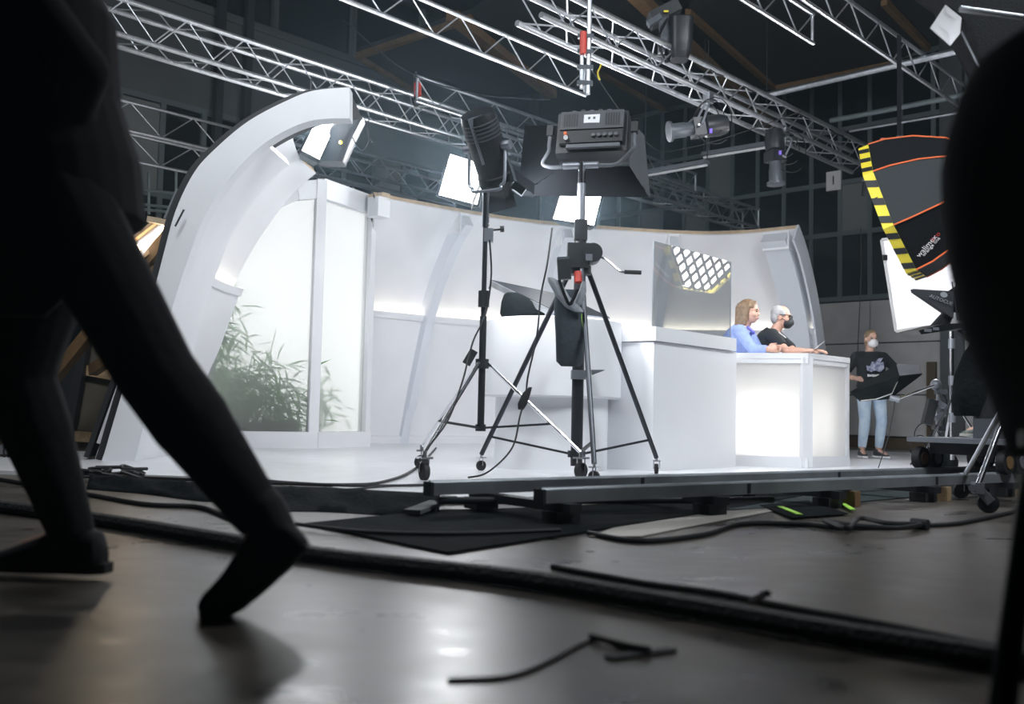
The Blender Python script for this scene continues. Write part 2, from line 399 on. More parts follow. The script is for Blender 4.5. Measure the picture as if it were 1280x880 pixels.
for i, (a, b_) in enumerate((((565, 20), (690, 118)), ((700, 80), (900, 330)), ((790, -10), (985, 178)))):
    if i == 1: continue
    solo('timber_beam', MB().bar(G(*a, 6.3), G(*b_, 6.3), .2, .14), WOODD, ['brown timber beam under black ceiling above left stand lamp', '', 'brown timber beam running behind the moving head lamp'][i], 'beam', group='timber roof beams')

# ================================================================== white studio set
SZ = .03
fl = [G(-60, 592), G(150, 598), G(330, 604), G(545, 632), V((1.2, 6.25, 0)), V((3.4, 8.0, 0)), V((6.6, 10.6, 0)), V((8.2, 13.2, 0)), V((5.4, 16.2, 0)), V((1, 17.2, 0)), V((-4.6, 15.5, 0)), V((-5.2, 9.5, 0))]
struct('floor_set', MB().prism([V((p.x, p.y, .002)) for p in fl], (0, 0, SZ-.002)), SETFLOOR, 'white glossy floor of the studio set')

BASE = cr([(-3.45, 8.3, 0), (-3.72, 9.5, 0), (-3.82, 10.8, 0), (-3.6, 12.0, 0), (-3.1, 13.0, 0), (-2.35, 13.8, 0), (-.73, 15.02, 0), (1.0, 15.65, 0), (2.69, 15.92, 0), (3.95, 15.62, 0), (4.84, 15.02, 0)], 10)
_d = [0]
for i in range(1, len(BASE)): _d.append(_d[-1]+(BASE[i]-BASE[i-1]).length)
LEN = _d[-1]
def bpt(u):
    s = u*LEN
    for i in range(1, len(BASE)):
        if _d[i] >= s-1e-9:
            t = (s-_d[i-1])/(_d[i]-_d[i-1]); return lerp(BASE[i-1], BASE[i], t)
    return BASE[-1]
def bnorm(u):
    t = (bpt(min(u+.01, 1))-bpt(max(u-.01, 0))).normalized(); return V((t.y, -t.x, 0)), t
OZ = [(0, 0), (.6, .17), (1.25, .37), (1.85, .58), (2.3, .80), (2.6, 1.0), (2.82, 1.16), (3.0, 1.33), (3.15, 1.52)]
_oz = cr([V((a, b_, 0)) for a, b_ in OZ], 6)
def oo(z):
    for i in range(1, len(_oz)):
        if _oz[i].x >= z: 
            t = (z-_oz[i-1].x)/max(1e-6, _oz[i].x-_oz[i-1].x); return lerp(_oz[i-1].y, _oz[i].y, t)
    return _oz[-1].y
def onorm(z):                                   # profile normal: (inward, up)
    d = V((oo(z+.04)-oo(z-.04), .08)) if z < 3.1 else V((oo(3.149)-oo(3.07), .079))
    d.normalize(); return d.y, -d.x
def wp(u, z, off=0, tang=0):
    n, t = bnorm(u); i, k = onorm(z); p = bpt(u)
    return p + n*(oo(z)+off*i) + t*tang + V((0, 0, z+off*k))
NU = 70
us = [i/NU for i in range(NU+1)]
US2 = lambda: ([i/20*uA for i in range(21)], [uB+(1-uB)*i/50 for i in range(51)])
def shell(off0, off1, z0, z1, nz=14, us=us):
    zz = [lerp(z0, z1, j/nz) for j in range(nz+1)]
    return MB().sheet([[wp(u, z, off0) for u in US(us, z)] for z in zz], [[wp(u, z, off1) for u in US(us, z)] for z in zz])
CRT = V((-1.87, 12.75, 0)); CUT = V((-.2, 1, 0))
_u0 = {}
def u_cut(z):                                   # where the back wall meets the upright plane behind the bay's end post
    z = round(z, 3)
    if z not in _u0:
        u = .3
        while u < .9:
            q = wp(u, z)-CRT
            if q.x-CUT.x*q.y > .03: break
            u += .002
        _u0[z] = u
    return _u0[z]
def US(us, z):
    if us[0] == 0: return us
    s = u_cut(z); return [s+(1-s)*(u-us[0])/(1-us[0]) for u in us]
uA = next(i/400 for i in range(400) if bpt(i/400).y > 11.35); uB = next(i/400 for i in range(400) if bpt(i/400).y > 13.6)
BD = Thing('curved_backdrop', 'curved white studio backdrop with glowing cove line and arched ribs', 'backdrop', (0, 13, SZ))
for us in US2():
  BD.part('upper_wall', shell(0, -.04, 1.70, 3.15, us=us), WHITE, angle=60)
  BD.part('lower_wall', shell(.10, -.03, .16, 1.82, 8, us=us), WHITE, angle=60)
  BD.part('plinth', shell(.16, .0, SZ, .17, 2, us=us), WHITE)
  BD.part('cove_light', MB().sheet([[wp(u, z, .095) for u in US(us, z)] for z in (1.825, 1.83)], [[wp(u, z, .03) for u in US(us, z)] for z in (1.825, 1.83)]), COVE, label='warm light strip glowing up the wall')
  BD.part('ledge_lip', MB().sheet([[wp(u, z, .125) for u in US(us, z)] for z in (1.79, 1.875)], [[wp(u, z, .102) for u in US(us, z)] for z in (1.79, 1.875)]), WHITE)
  BD.part('back_skin', shell(-.05, -.09, SZ, 3.15, 10, us=us), BLACKP)
  BD.part('top_edge', MB().sheet([[wp(u, 3.14, 0)+V((0, 0, .005)) for u in US(us, 3.14)], [wp(u, 3.14, 0)+V((0, 0, .03)) for u in US(us, 3.14)]], [[wp(u, 3.14, -.06)+V((0, 0, .01)) for u in US(us, 3.14)], [wp(u, 3.14, -.06)+V((0, 0, .035)) for u in US(us, 3.14)]]), PLY, label='raw plywood edge along the top')
def u_at(px, z=3.1):
    return min((abs(px_of(wp(i/600, z))[0]-px), i/600) for i in range(180, 601))[1]
def rib(u, wdt, pr, top=True):
    zz = [lerp(.06, 3.16, j/22) for j in range(23)]
    rows = [[wp(u, min(z, 3.15), o_, t_) for (o_, t_) in ((-.02, -wdt/2), (pr*(1 if z > .5 else .75), -wdt/2), (pr*(1 if z > .5 else .75), wdt/2), (-.02, wdt/2))] for z in zz]
    mb = MB(); vs = [p for r in rows for p in r]; fs = []
    for j in range(22):
        for i in range(4): fs.append((4*j+i, 4*j+(i+1) % 4, 4*j+4+(i+1) % 4, 4*j+4+i))
    fs += [(3, 2, 1, 0), (88, 89, 90, 91)]
    mb.add(vs, fs); r = BD.part('rib', mb, RIBSHADE, angle=40)
    n, t = bnorm(u); p = wp(u, 3.02)
    R = Matrix((t, n, V((0, 0, 1)))).transposed()
    BD.part('rib_head', MB().box(p+n*.06+V((0, 0, .0)), (wdt+.03, .26, .27), R), WHITE, r)
    BD.part('top_block', MB().box(p+n*.02+V((0, 0, .16)), (wdt+.10, .14, .045), R), PLY, r)
for px in (577, 706, 840): rib(u_at(px), .13, .22)
hp_ = wp(u_at(476), 3.02); BD.part('rib_head', MB().box(hp_+V((.04, -.05, .03)), (.2, .2, .25), -.7), WHITE); BD.part('top_block', MB().box(hp_+V((.04, -.05, .18)), (.26, .14, .045), -.7), PLY)
rib(.982, .36, .2)
zz = [lerp(SZ, 3.15, j/20) for j in range(21)]
BD.part('end_fascia', MB().sheet([[wp(1, z, -.10) for z in zz], [wp(1, z, .21) for z in zz]], [[wp(1, z, -.10, .03) for z in zz], [wp(1, z, .21, .03) for z in zz]]), RIBSHADE)

# arched portal at the left end of the set
FY = 8.2
out = [(437, 109), (393, 113), (360, 125), (311, 151), (270, 185), (243, 215), (220, 262), (205, 315), (196, 350), (185, 389), (167, 445), (149, 503), (127, 578)]
inn = [(437, 148), (393, 150), (357, 163), (324, 184), (297, 211), (273, 242), (251, 280), (237, 318), (226, 350), (214, 389), (201, 440), (187, 500), (168, 578)]
O = cr([P(x, y, FY) for x, y in out], 5); I = cr([P(x, y, FY) for x, y in inn], 5)
O[-1].z = I[-1].z = SZ
PT = Thing('arched_portal', 'white arched portal frame sweeping up at the left of the set', 'set piece', (O[-1].x, FY, SZ))
dy = V((0, .16, 0))
PT.part('fascia', MB().sheet([O, I], [[p+dy for p in O], [p+dy for p in I]]), WHITE, angle=50)
O2 = [p+V((-.012, .02, 0)) for p in O]
PT.part('black_edge', MB().sheet([O2, [p+V((-.012, .9, 0)) for p in O2]], [[p+V((-.05, 0, .01)) for p in O2], [p+V((-.14, .9, .02)) for p in O2]]), BLACKP, label='black outer skin of the portal')
# inner soffit steps
I2 = [p+V((.02, .17, -.02)) for p in I]
def inset(pts, k, dyv):
    c = V((-1.2, 0, .9)); r = []
    for p in pts:
        d = V((c.x-p.x, 0, c.z-p.z)); r.append(p+d.normalized()*k+V((0, dyv, 0)))
    return r
I = I[14:]; J0 = inset(I, -.03, .16); J1 = inset(I, -.13, 1.2)
PT.part('soffit_step', MB().sheet([J0, J1], [inset(I, -.10, .16), inset(I, -.2, 1.2)]), WHITE, angle=50)
for t in (.62, .8):                                         # timber struts on the back of the portal
    p = O2[int(t*len(O2))]
    PT.part('strut', MB().bar(p+V((-.1, .3, 0)), p+V((-.75, .9, -.25)), .08, .1), WOODD)
PT.part('prop', MB().bar(O2[30]+V((-.12, .5, 0)), V((-4.75, 9.2, SZ)), .1, .1), WOODD)

# bay window with bamboo behind frosted panes
C0 = V((-2.35, 11.8, 0)); CL = V((-3.95, 10.95, 0)); CRt = V((-1.87, 12.75, 0))
dl = (CL-C0).normalized(); dr = (CRt-C0).normalized()
nl = V((dl.y, -dl.x, 0));  nl = nl if nl.y < 0 else -nl     # towards the camera
nr = V((dr.y, -dr.x, 0)); nr = nr if nr.x > 0 else -nr
BW = Thing('bay_window', 'white framed bay window of frosted glass at the left of the set', 'window', (C0.x, C0.y, SZ))
arch = [(384, 243), (350, 258), (318, 280), (285, 315), (262, 350), (245, 392), (234, 432), (227, 470), (222, 510), (219, 541)]
AP = cr([VPL(x, y, C0, CL) for x, y in arch], 4); AP[-1].z = .215
FROST = film('frosted_glass', (.93, .95, .96), .60, .35, .85, .27)
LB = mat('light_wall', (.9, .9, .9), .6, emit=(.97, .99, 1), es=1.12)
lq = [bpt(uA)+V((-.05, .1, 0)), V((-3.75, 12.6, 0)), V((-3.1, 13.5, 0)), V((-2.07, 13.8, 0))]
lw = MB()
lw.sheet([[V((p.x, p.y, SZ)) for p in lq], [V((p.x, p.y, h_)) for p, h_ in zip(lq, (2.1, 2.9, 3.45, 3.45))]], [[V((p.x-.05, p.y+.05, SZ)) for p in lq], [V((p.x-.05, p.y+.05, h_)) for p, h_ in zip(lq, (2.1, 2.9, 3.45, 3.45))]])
BW.part('return_wall', MB().prism([V((p.x, p.y, SZ)) for p in (CRt+V((-.0, .06, 0)), V((-2.07, 13.75, 0)), V((-2.09, 13.75, 0)), CRt+V((-.02, .06, 0)))], (0, 0, 3.0)), WHITE)
BW.part('light_wall', lw, LB, label='glowing white light wall behind the bamboo')
pane = AP + [V((C0.x, C0.y, .215)), V((C0.x, C0.y, AP[0].z))]
pane = [p+nl*.0 for p in pane]
BW.part('frosted_pane', MB().prism(pane, -nl*.012), FROST)
zt = 3.02
BW.part('frosted_pane', MB().prism([V((C0.x, C0.y, .215)), V((CRt.x, CRt.y, .215)), V((CRt.x, CRt.y, zt)), V((C0.x, C0.y, zt))], -nr*.012), FROST)
def off_arch(k, dn):
    r = []
    for i, p in enumerate(AP):
        t = (AP[min(i+1, len(AP)-1)]-AP[max(i-1, 0)]).normalized(); s = t.cross(nl); s.normalize()
        if s.dot(V((-.3, 0, .5))) < 0: s = -s
        r.append(p+s*k+nl*dn)
    return r
BW.part('arch_frame', MB().sheet([off_arch(-.02, .05), off_arch(.34, .05)], [off_arch(-.02, -.06), off_arch(.34, -.06)]), WHITE, angle=50)
BW.part('corner_post', MB().box(C0+V((0, 0, 1.63))+(nl+nr)*.01, (.12, .12, 3.2), math.atan2(nl.y, nl.x)), WHITE)
BW.part('end_post', MB().box(CRt+V((0, 0, 1.6)), (.12, .10, 3.1), math.atan2(nr.y, nr.x)), WHITE)
BW.part('sill', MB().bar(C0+V((0, 0, .125))+nl*.03, CL+V((0, 0, .125))+nl*.03, .16, .19), WHITE)
BW.part('sill', MB().bar(C0+V((0, 0, .125))+nr*.03, CRt+V((0, 0, .125))+nr*.03, .16, .19), WHITE)
BW.part('header', MB().bar(C0+V((0, 0, 3.13)), CRt+V((0, 0, 3.13)), .14, .24), WHITE)
hl = C0+dl*.28
BW.part('header', MB().bar(C0+V((0, 0, 3.12)), hl+V((0, 0, 3.06)), .12, .22), WHITE)

# bamboo behind the glass
LEAF = film('bamboo_leaf', (.10, .34, .05), 0, .5, .55)
LEAF2 = film('misty_leaf', (.16, .34, .10), 0, .5, .6)
CANE = mat('bamboo_cane', (.22, .30, .10), .5)
SOIL = mat('planter_soil', (.08, .065, .05), .9, bump=.4, bscale=30)
lm = MB(); L_ = .24
lm.add([(0, 0, 0), (.25*L_, .055*L_, .012), (.25*L_, -.055*L_, .012), (.6*L_, .045*L_, .016), (.6*L_, -.045*L_, .016), (L_, 0, -.01), (.25*L_, 0, 0), (.6*L_, 0, .002)],
       [(0, 6, 1), (0, 2, 6), (1, 6, 7, 3), (2, 4, 7, 6), (3, 7, 5), (7, 4, 5)])
leaf_me = lm.mesh('leaf', LEAF)
def bamboo(label, foot, tips, n_leaf, dense=0, gn=nl):
    T = Thing('bamboo_plant', label, 'plant', foot, group='bamboo behind the frosted glass')
    for tip in tips:
        mid = lerp(foot, tip, .55)+V((0, 0, .25)); path = cr([foot, mid, tip], 7)
        c = T.part('cane', MB().tube(path, lambda t: .012*(1-.7*t), 6), CANE)
        for k in range(n_leaf):
            p = path[int(random.uniform(.45, 1)*(len(path)-1))]+V((random.gauss(0, .10), random.gauss(0, .06), random.gauss(0, .09)))
            d = V((random.uniform(-.6, 1), random.uniform(-.1, .3), random.uniform(-.9, .25))).normalized()
            gd = (p-C0).dot(-gn)
            if gd < .05: p = p-gn*(.05-gd)
            if d.dot(gn) > 0: d = (d-gn*d.dot(gn)*1.05).normalized()
            q = d.to_track_quat('X', 'Z'); s = random.uniform(.75, 1.35)
            M = Matrix.Translation(p-T.loc) @ (q @ Quaternion((1, 0, 0), random.uniform(-1, 1))).to_matrix().to_4x4() @ Matrix.Scale(s, 4)
            child('leaf', leaf_me, c, M)
    if dense:
        mb = MB()
        for k in range(dense):
            tip = random.choice(tips); t = random.uniform(.1, .95); p = lerp(foot, tip, t)+V((random.gauss(0, .16), random.uniform(.05, .5), random.gauss(0, .13)))
            if p.z < .1: p.z = .1
            d = V((random.uniform(-1, 1), random.uniform(-.5, .5), random.uniform(-1, .3))).normalized(); q = d.to_track_quat('X', 'Z').to_matrix(); s = random.uniform(.8, 1.4)
            mb.add([q @ (v*s)+p for v in lm.v], lm.f)
        T.part('undergrowth', mb, LEAF2, kind='stuff')
def BV(px, py, back): return VPL(px, py, C0-nl*back, CL-nl*back)
def foot(px, back): p = BV(px, 540, back); p.z = SZ; return p
bamboo('arching bamboo with leaf tuft high at the left edge of glass', foot(236, .3), [BV(274, 356, .10), BV(284, 388, .12), BV(268, 400, .16), BV(284, 372, .1), BV(272, 376, .1)], 14, 200)
bamboo('bushy bamboo with drooping leaves in the middle of the pane', foot(300, .45), [BV(300, 450, .10), BV(318, 440, .10), BV(292, 470, .2), BV(330, 470, .12)], 13, 260)
bamboo('dense bamboo clump against the corner post', foot(345, .4), [BV(350, 470, .10), BV(362, 500, .10), BV(340, 490, .12), BV(352, 520, .15)], 13, 240)
bamboo('single bamboo twig reaching up the middle of the pane', foot(325, .35), [BV(345, 412, .06)], 8, 0)
bamboo('low bamboo sprig at the foot of the narrow pane', V((-2.42, 12.6, SZ)), [V((-2.36, 12.4, .75)), V((-2.38, 12.3, .95)), V((-2.3, 12.5, .5))], 9, 30, nr)
bamboo('pale distant bamboo low at the left of the glass', foot(245, .9), [BV(250, 440, .8), BV(285, 470, .8), BV(240, 490, .7), BV(265, 410, .8), BV(320, 480, .8)], 0, 900)
pl = MB(); pp = [C0-nl*.16+dl*.12, CL-nl*.16-dl*.5, CL-nl*.95-dl*.55, C0-nl*.95+dl*.2]
pl.prism([V((p.x, p.y, SZ)) for p in pp], (0, 0, .28))
solo('planter_bed', pl, SOIL, 'earthy planter bed under the bamboo behind glass', 'planter')
# lamp battens lighting the bay from behind
for i, (p, d) in enumerate(((C0-nl*.9+V((.25, .1, 2.85)), nl*.55+V((.1, 0, -.6))), (C0-nl*1.0+dl*.7+V((0, 0, 2.2)), nl*.8+V((.0, 0, -.55))))):
    pass
# ================================================================== desks
def wbox(mb, A, B, depth, z0, z1, n):                       # upright slab: front edge A-B, thickness away from the viewer side n
    A = V((A.x, A.y, z0)); B = V((B.x, B.y, z0)); mb.prism([A, B, B-n*depth, A-n*depth], (0, 0, z1-z0)); return mb
K0 = V((1.215, 8.4, 0)); K1 = V((2.146, 9.5, 0)); kd = (K1-K0).normalized(); kn = V((kd.y, -kd.x, 0))
kside = -kn
DK = Thing('presenter_counter', 'plain white counter block with overhanging top beside lit desk', 'desk', K0+V((0, 0, SZ)))
Kb = K0+kd*.02-kn*.03; K1b = K1+kd*.06-kn*.03
DK.part('body', wbox(MB(), Kb, K1b, .85, SZ, 1.13, kn), WHITE2)
DK.part('top', wbox(MB(), K0, K1, .95, 1.135, 1.255, kn), WHITE2)
DK.part('wing', wbox(MB(), K0-kn*.95-kd*.05, K0-kn*1.5-kd*.05, .5, SZ, 1.2, -kd), WHITE2) if False else None
# plexiglass screen on the counter
g0 = K0+kd*.02-kn*.05; g1 = K1-kd*.03-kn*.05
zt0 = VPL(819, 304, g0, g1).z; zt1 = VPL(917, 326, g0, g1).z
ztop = (zt0+zt1)/2
GL = bpy.data.materials.new('tinted_plexiglass'); GL.use_nodes = True; nt = GL.node_tree; nt.nodes.clear()
o_ = nt.nodes.new('ShaderNodeOutputMaterial'); t_ = nt.nodes.new('ShaderNodeBsdfTransparent'); t_.inputs[0].default_value = (.56, .58, .58, 1)
g_ = nt.nodes.new('ShaderNodeBsdfGlossy'); g_.inputs['Roughness'].default_value = .01; mx_ = nt.nodes.new('ShaderNodeMixShader'); mx_.inputs[0].default_value = .16
nt.links.new(t_.outputs[0], mx_.inputs[1]); nt.links.new(g_.outputs[0], mx_.inputs[2]); nt.links.new(mx_.outputs[0], o_.inputs[0])
mb = MB(); mb.add([V((g0.x, g0.y, 1.256)), V((g1.x, g1.y, 1.256)), V((g1.x, g1.y, ztop)), V((g0.x, g0.y, ztop))], [(0, 1, 2, 3)])
SCR = Thing('plexiglass_screen', 'tinted clear plexiglass screen standing on the white counter', 'screen', V((g0.x, g0.y, 1.256)))
SCR.part('sheet', mb, GL)
SCR.part('edge', MB().bar(V((g0.x, g0.y, 1.256)), V((g0.x, g0.y, ztop)), .008, .008), GREYM)
SCR.part('edge', MB().bar(V((g1.x, g1.y, 1.256)), V((g1.x, g1.y, ztop)), .008, .008), GREYM)

# lit desk
D0 = V((2.12, 9.85, 0)); D1 = V((2.87, 9.62, 0)); D2 = V((3.48, 10.22, 0))
LD = Thing('lit_desk', 'white presenter desk with glowing front panels', 'desk', D1+V((0, 0, SZ)))
e1 = (D1-D0).normalized(); n1_ = V((e1.y, -e1.x, 0)); e2 = (D2-D1).normalized(); n2_ = V((e2.y, -e2.x, 0))
top = [D0, D1, D2, D2-n2_*.62, D1+V((-.08, .72, 0)), D0-n1_*.55]
LD.part('top', MB().prism([V((p.x, p.y, 1.085)) for p in top], (0, 0, .055)), WHITE2)
LD.part('base', MB().prism([V((p.x, p.y, SZ)) for p in top], (0, 0, .07)), WHITE2)
PAN = film('opal_acrylic', (.95, .95, .94), .04, .3, .8)
def panel(A, B, n, inset0, inset1):
    e = (B-A).normalized(); A2 = A+e*inset0; B2 = B-e*inset1
    LD.part('opal_panel', MB().prism([V((A2.x, A2.y, .1))-n*.03, V((B2.x, B2.y, .1))-n*.03, V((B2.x, B2.y, 1.05))-n*.03, V((A2.x, A2.y, 1.05))-n*.03], -n*.008), PAN)
    LD.part('top_rail', MB().bar(V((A.x, A.y, 1.065))-n*.03, V((B.x, B.y, 1.065))-n*.03, .05, .05), WHITE2)
    LD.part('bottom_rail', MB().bar(V((A.x, A.y, .115))-n*.03, V((B.x, B.y, .115))-n*.03, .05, .04), WHITE2)
panel(D0, D1, n1_, 0, .07); panel(D1, D2, n2_, .04, .04)
LD.part('corner_post', MB().box(D1+V((-.005, .045, .57)), (.11, .06, 1.06), .25), WHITE2)
LD.part('end_post', MB().box(D2-e2*.03-n2_*.03+V((0, 0, .57)), (.05, .05, 1.06), math.atan2(e2.y, e2.x)), WHITE2)
LD.part('rear_panel', MB().prism([V((p.x, p.y, .1)) for p in (D0-n1_*.42, D1+V((-.1, .5, 0)), D2-n2_*.42, D2-n2_*.44, D1+V((-.1, .52, 0)), D0-n1_*.44)], (0, 0, .98)), WHITE2)
area_light('desk_lamp', V((2.52, 10.06, .45)), V((n1_.x, n1_.y, -.02)), .55, 4.2, (1, .97, .94), .5)
area_light('desk_lamp', V((2.95, 10.12, .5)), n2_, .3, 1.5, (1, .97, .94), .6)

# round pedestal
pc = V(((691-640)/FPX*8.6, 8.6, 0))
RP = Thing('round_pedestal', 'round white pedestal with wide drum top behind the tripods', 'pedestal', pc+V((0, 0, SZ)))
RP.part('drum', MB().lathe([(.575, 0), (.592, .015), (.592, .645), (.577, .66)], pc+V((0, 0, .63)), n=64), WHITE2)
RP.part('foot', MB().lathe([(.485, 0), (.485, .60)], pc+V((0, 0, SZ)), n=64), WHITE2)
# low white box behind the pedestal
bx = V((1.28, 9.75, 0))
solo('white_plinth', MB().box(bx+V((-.05, .3, .6)), (.75, .55, 1.15), .3), WHITE2, 'low white box between the round pedestal and the counter', 'plinth')

# gridded lamp and sand bag on the pedestal
tz = 1.29
LP = Thing('louvre_panel', 'flat louvred reflector panel leaning on the round pedestal', 'panel', pc+V((0, 0, tz)))
q = [P(614, 354, 8.45), P(702, 372, 8.8), P(760, 408, 8.62), P(692, 400, 8.2)]
q[2].z = max(q[2].z, tz+.03); q[3].z = max(q[3].z, tz+.03)
nq = (q[1]-q[0]).cross(q[3]-q[0]).normalized()
if nq.z > 0: nq = -nq
LP.part('tray', MB().prism([p-nq*.03 for p in q], nq*.012), BLACKM)
for i in range(4):
    LP.part('frame', MB().bar(q[i], q[(i+1) % 4], .03, .05, nq), ALU if i in (3,) else GREYM)
for k in range(1, 15):
    t = k/15; LP.part('louvre', MB().bar(lerp(q[0], q[3], t), lerp(q[1], q[2], t), .008, .010, nq), ALU)
LP.part('corner_screw', MB().cyl(q[0]+nq*.02, q[0]+nq*.05, .012), CHROME)
SB = MB(); s0 = P(632, 403, 8.3); s0.z = tz
SB.loft([(s0+V((.14, .05, .0)), V((.17, 0, 0)), V((0, .10, 0))), (s0+V((.14, .05, .04)), V((.19, 0, 0)), V((0, .12, 0))), (s0+V((.12, .05, .14)), V((.16, 0, 0)), V((0, .1, 0))), (s0+V((.06, .05, .2)), V((.08, 0, 0)), V((0, .08, 0))), (s0+V((.05, .05, .215)), V((.05, 0, 0)), V((0, .06, 0)))])
solo('sand_bag', SB, BLACKC, 'black lumpy bag propping the louvred panel on the pedestal', 'bag')

# ================================================================== trusses
def truss(label, a0, a1, b_, z, w_=.24, h_=.28, kind='box', r=.024, mt=ALU, step=.36, group='aluminium lighting trusses', ends=True):
    T = Thing('lighting_truss', label, 'truss', ab(a0, b_, z), group=group); T.o.rotation_euler = (0, 0, HA)
    L = a1-a0
    T.loc = V((0, 0, 0))
    ys = (-w_/2, w_/2) if kind == 'box' else (0,)
    for y in ys:
        for zz in (0, h_): T.part('chord', MB().cyl((0, y, zz), (L, y, zz), r, n=10), mt)
    n = max(2, int(L/step)); st = L/n
    def brace_set(lat, vert, fn):
        l1 = math.hypot(st, vert or lat); me = MB().cyl((0, 0, 0), (0, 0, l1), .009, n=6).mesh('brace', mt)
        for k in range(n):
            p0, p1 = fn(k); d = p1-p0; M = Matrix.Translation(p0) @ d.to_track_quat('Z', 'Y').to_matrix().to_4x4(); child('brace', me, T.o, M)
    for y in ys:
        brace_set(0, h_, lambda k: (V((k*st, y, 0 if k % 2 else h_)), V(((k+1)*st, y, h_ if k % 2 else 0))))
    if kind == 'box':
        for zz in (0, h_):
            brace_set(w_, 0, lambda k: (V((k*st, -w_/2 if k % 2 else w_/2, zz)), V(((k+1)*st, w_/2 if k % 2 else -w_/2, zz))))
    if ends:
        for x in (0.02, L-.02):
            for y in ys: T.part('end_post', MB().cyl((x, y, 0), (x, y, h_), .018, n=8), mt)
    return T
truss('long silver box truss running behind the white set', 3.2, 18.0, 10.2, 4.36, w_=.36, h_=.38, r=.029)
truss('flat silver truss hanging above the left stand lamp', 1.5, 9.55, 7.75, 4.5, kind='flat', h_=.33)
T3b, T3z = 6.1, 4.15
a_t3 = lambda px: (lambda u: (.682*u+.731)*T3b/(-.731*u+.682))((px-640)/FPX)
truss('bright silver box truss carrying the profile spotlights', a_t3(652), a_t3(1078), T3b, T3z, w_=.30, h_=.31, r=.031, ends=False)
truss('flat silver truss at upper right running to the black shape', 6.0, 15.5, 4.35, 4.5, kind='flat', h_=.32)
truss('short silver truss end hanging at top of the picture', 5.5, 9.85, 4.85, 4.55, kind='flat', h_=.32)
truss('dim upper flat truss far behind the white portal', 4.5, 13, 13.7, 4.43, h_=.41, kind='flat', mt=ALU, step=.5)
truss('dim lower flat truss far behind the white portal', 4.5, 12, 13.7, 4.0, h_=.38, kind='flat', mt=ALU, step=.5)
truss('grey flat truss with red sleeve between the softlights', 8.35, 15, 9.6, 4.5, kind='flat', h_=.33, mt=ALUD)
truss('dim flat truss seen low behind the portal opening', 8.0, 12.2, 12.7, 4.3, kind='flat', h_=.36, mt=ALUD)
truss('thin grey truss beyond the long box truss at the right', 13.5, 17.5, 11.0, 4.9, kind='flat', h_=.3, mt=ALUD)
# cross pipes
def pipe(label, p0, p1, r=.025, mt=ALU, name='cross_pipe', grp='ceiling cross pipes'):
    solo(name, MB().cyl(p0, p1, r, n=10), mt, label, 'pipe', group=grp)
def brow(px0, py0, px1, py1, z): return G(px0, py0, z), G(px1, py1, z)
pipe('grey cross pipe highest at the upper right', *brow(958, 119, 1200, 63, 4.75), r=.04, mt=ALUD)
pipe('dark cross pipe below the highest one at upper right', *brow(1038, 151, 1215, 117, 4.6), r=.035, mt=MULL)
pipe('thinnest lowest cross pipe above the octagonal softbox', *brow(1062, 164, 1210, 139, 4.6), r=.02, mt=ALUD)
for i, (x0, y0, x1, y1) in enumerate(((880, 193, 958, 180), (806, 216, 884, 202))):
    a = P(x0, y0, 15); b2 = P(x1, y1, 14.2)
    T = Thing('tube_lamp', ['unlit fluorescent batten behind the horizontal spotlight', 'unlit fluorescent batten lower left of the spotlight'][i], 'lamp', (a+b2)/2, group='unlit fluorescent battens')
    T.part('housing', MB().bar(a, b2, .14, .05), GREYM); T.part('tube', MB().cyl(a-V((0, 0, .05)), b2-V((0, 0, .05)), .02), PAPER)
    T.part('hanger', MB().cyl(a+V((0, 0, .03)), a+V((0, 0, 1.8)), .008), BLACKM)
    T.part('hanger', MB().cyl(b2+V((0, 0, .03)), b2+V((0, 0, 1.8)), .008), BLACKM)
# hanging pole with red sleeve at the truss joint
hp = Thing('hanging_pole', 'steel drop pole with red sleeve clamped to the bright truss', 'pole', P(735, 118, 8.6))
p0 = P(735, 118, 8.6); p1 = V((p0.x, p0.y, 4.55))
hp.part('tube', MB().cyl(p0, p1, .022), ALUD); hp.part('tube', MB().cyl(p0+V((-.06, 0, .05)), p0+V((-.06, 0, .55)), .018), ALUD)
pr = P(733, 55, 8.6); hp.part('red_sleeve', MB().cyl(pr-V((.03, .02, .1)), pr+V((-.03, -.02, .1)), .03), RED)
for k in range(4): hp.part('clamp', MB().box(p0+V((-.03, 0, .1+.14*k)), (.14, .05, .035)), DGREY)
sl = Thing('hanging_sleeve', 'red sleeved short pole at the grey truss end', 'pole', P(520, 135, 12.9))
q0 = P(520, 133, 12.9); q1 = P(520, 90, 12.9); sl.part('tube', MB().cyl(q0, q1, .03), BLACKM); sl.part('red_sleeve', MB().cyl(P(522, 120, 12.85), P(522, 104, 12.85), .05), RED)
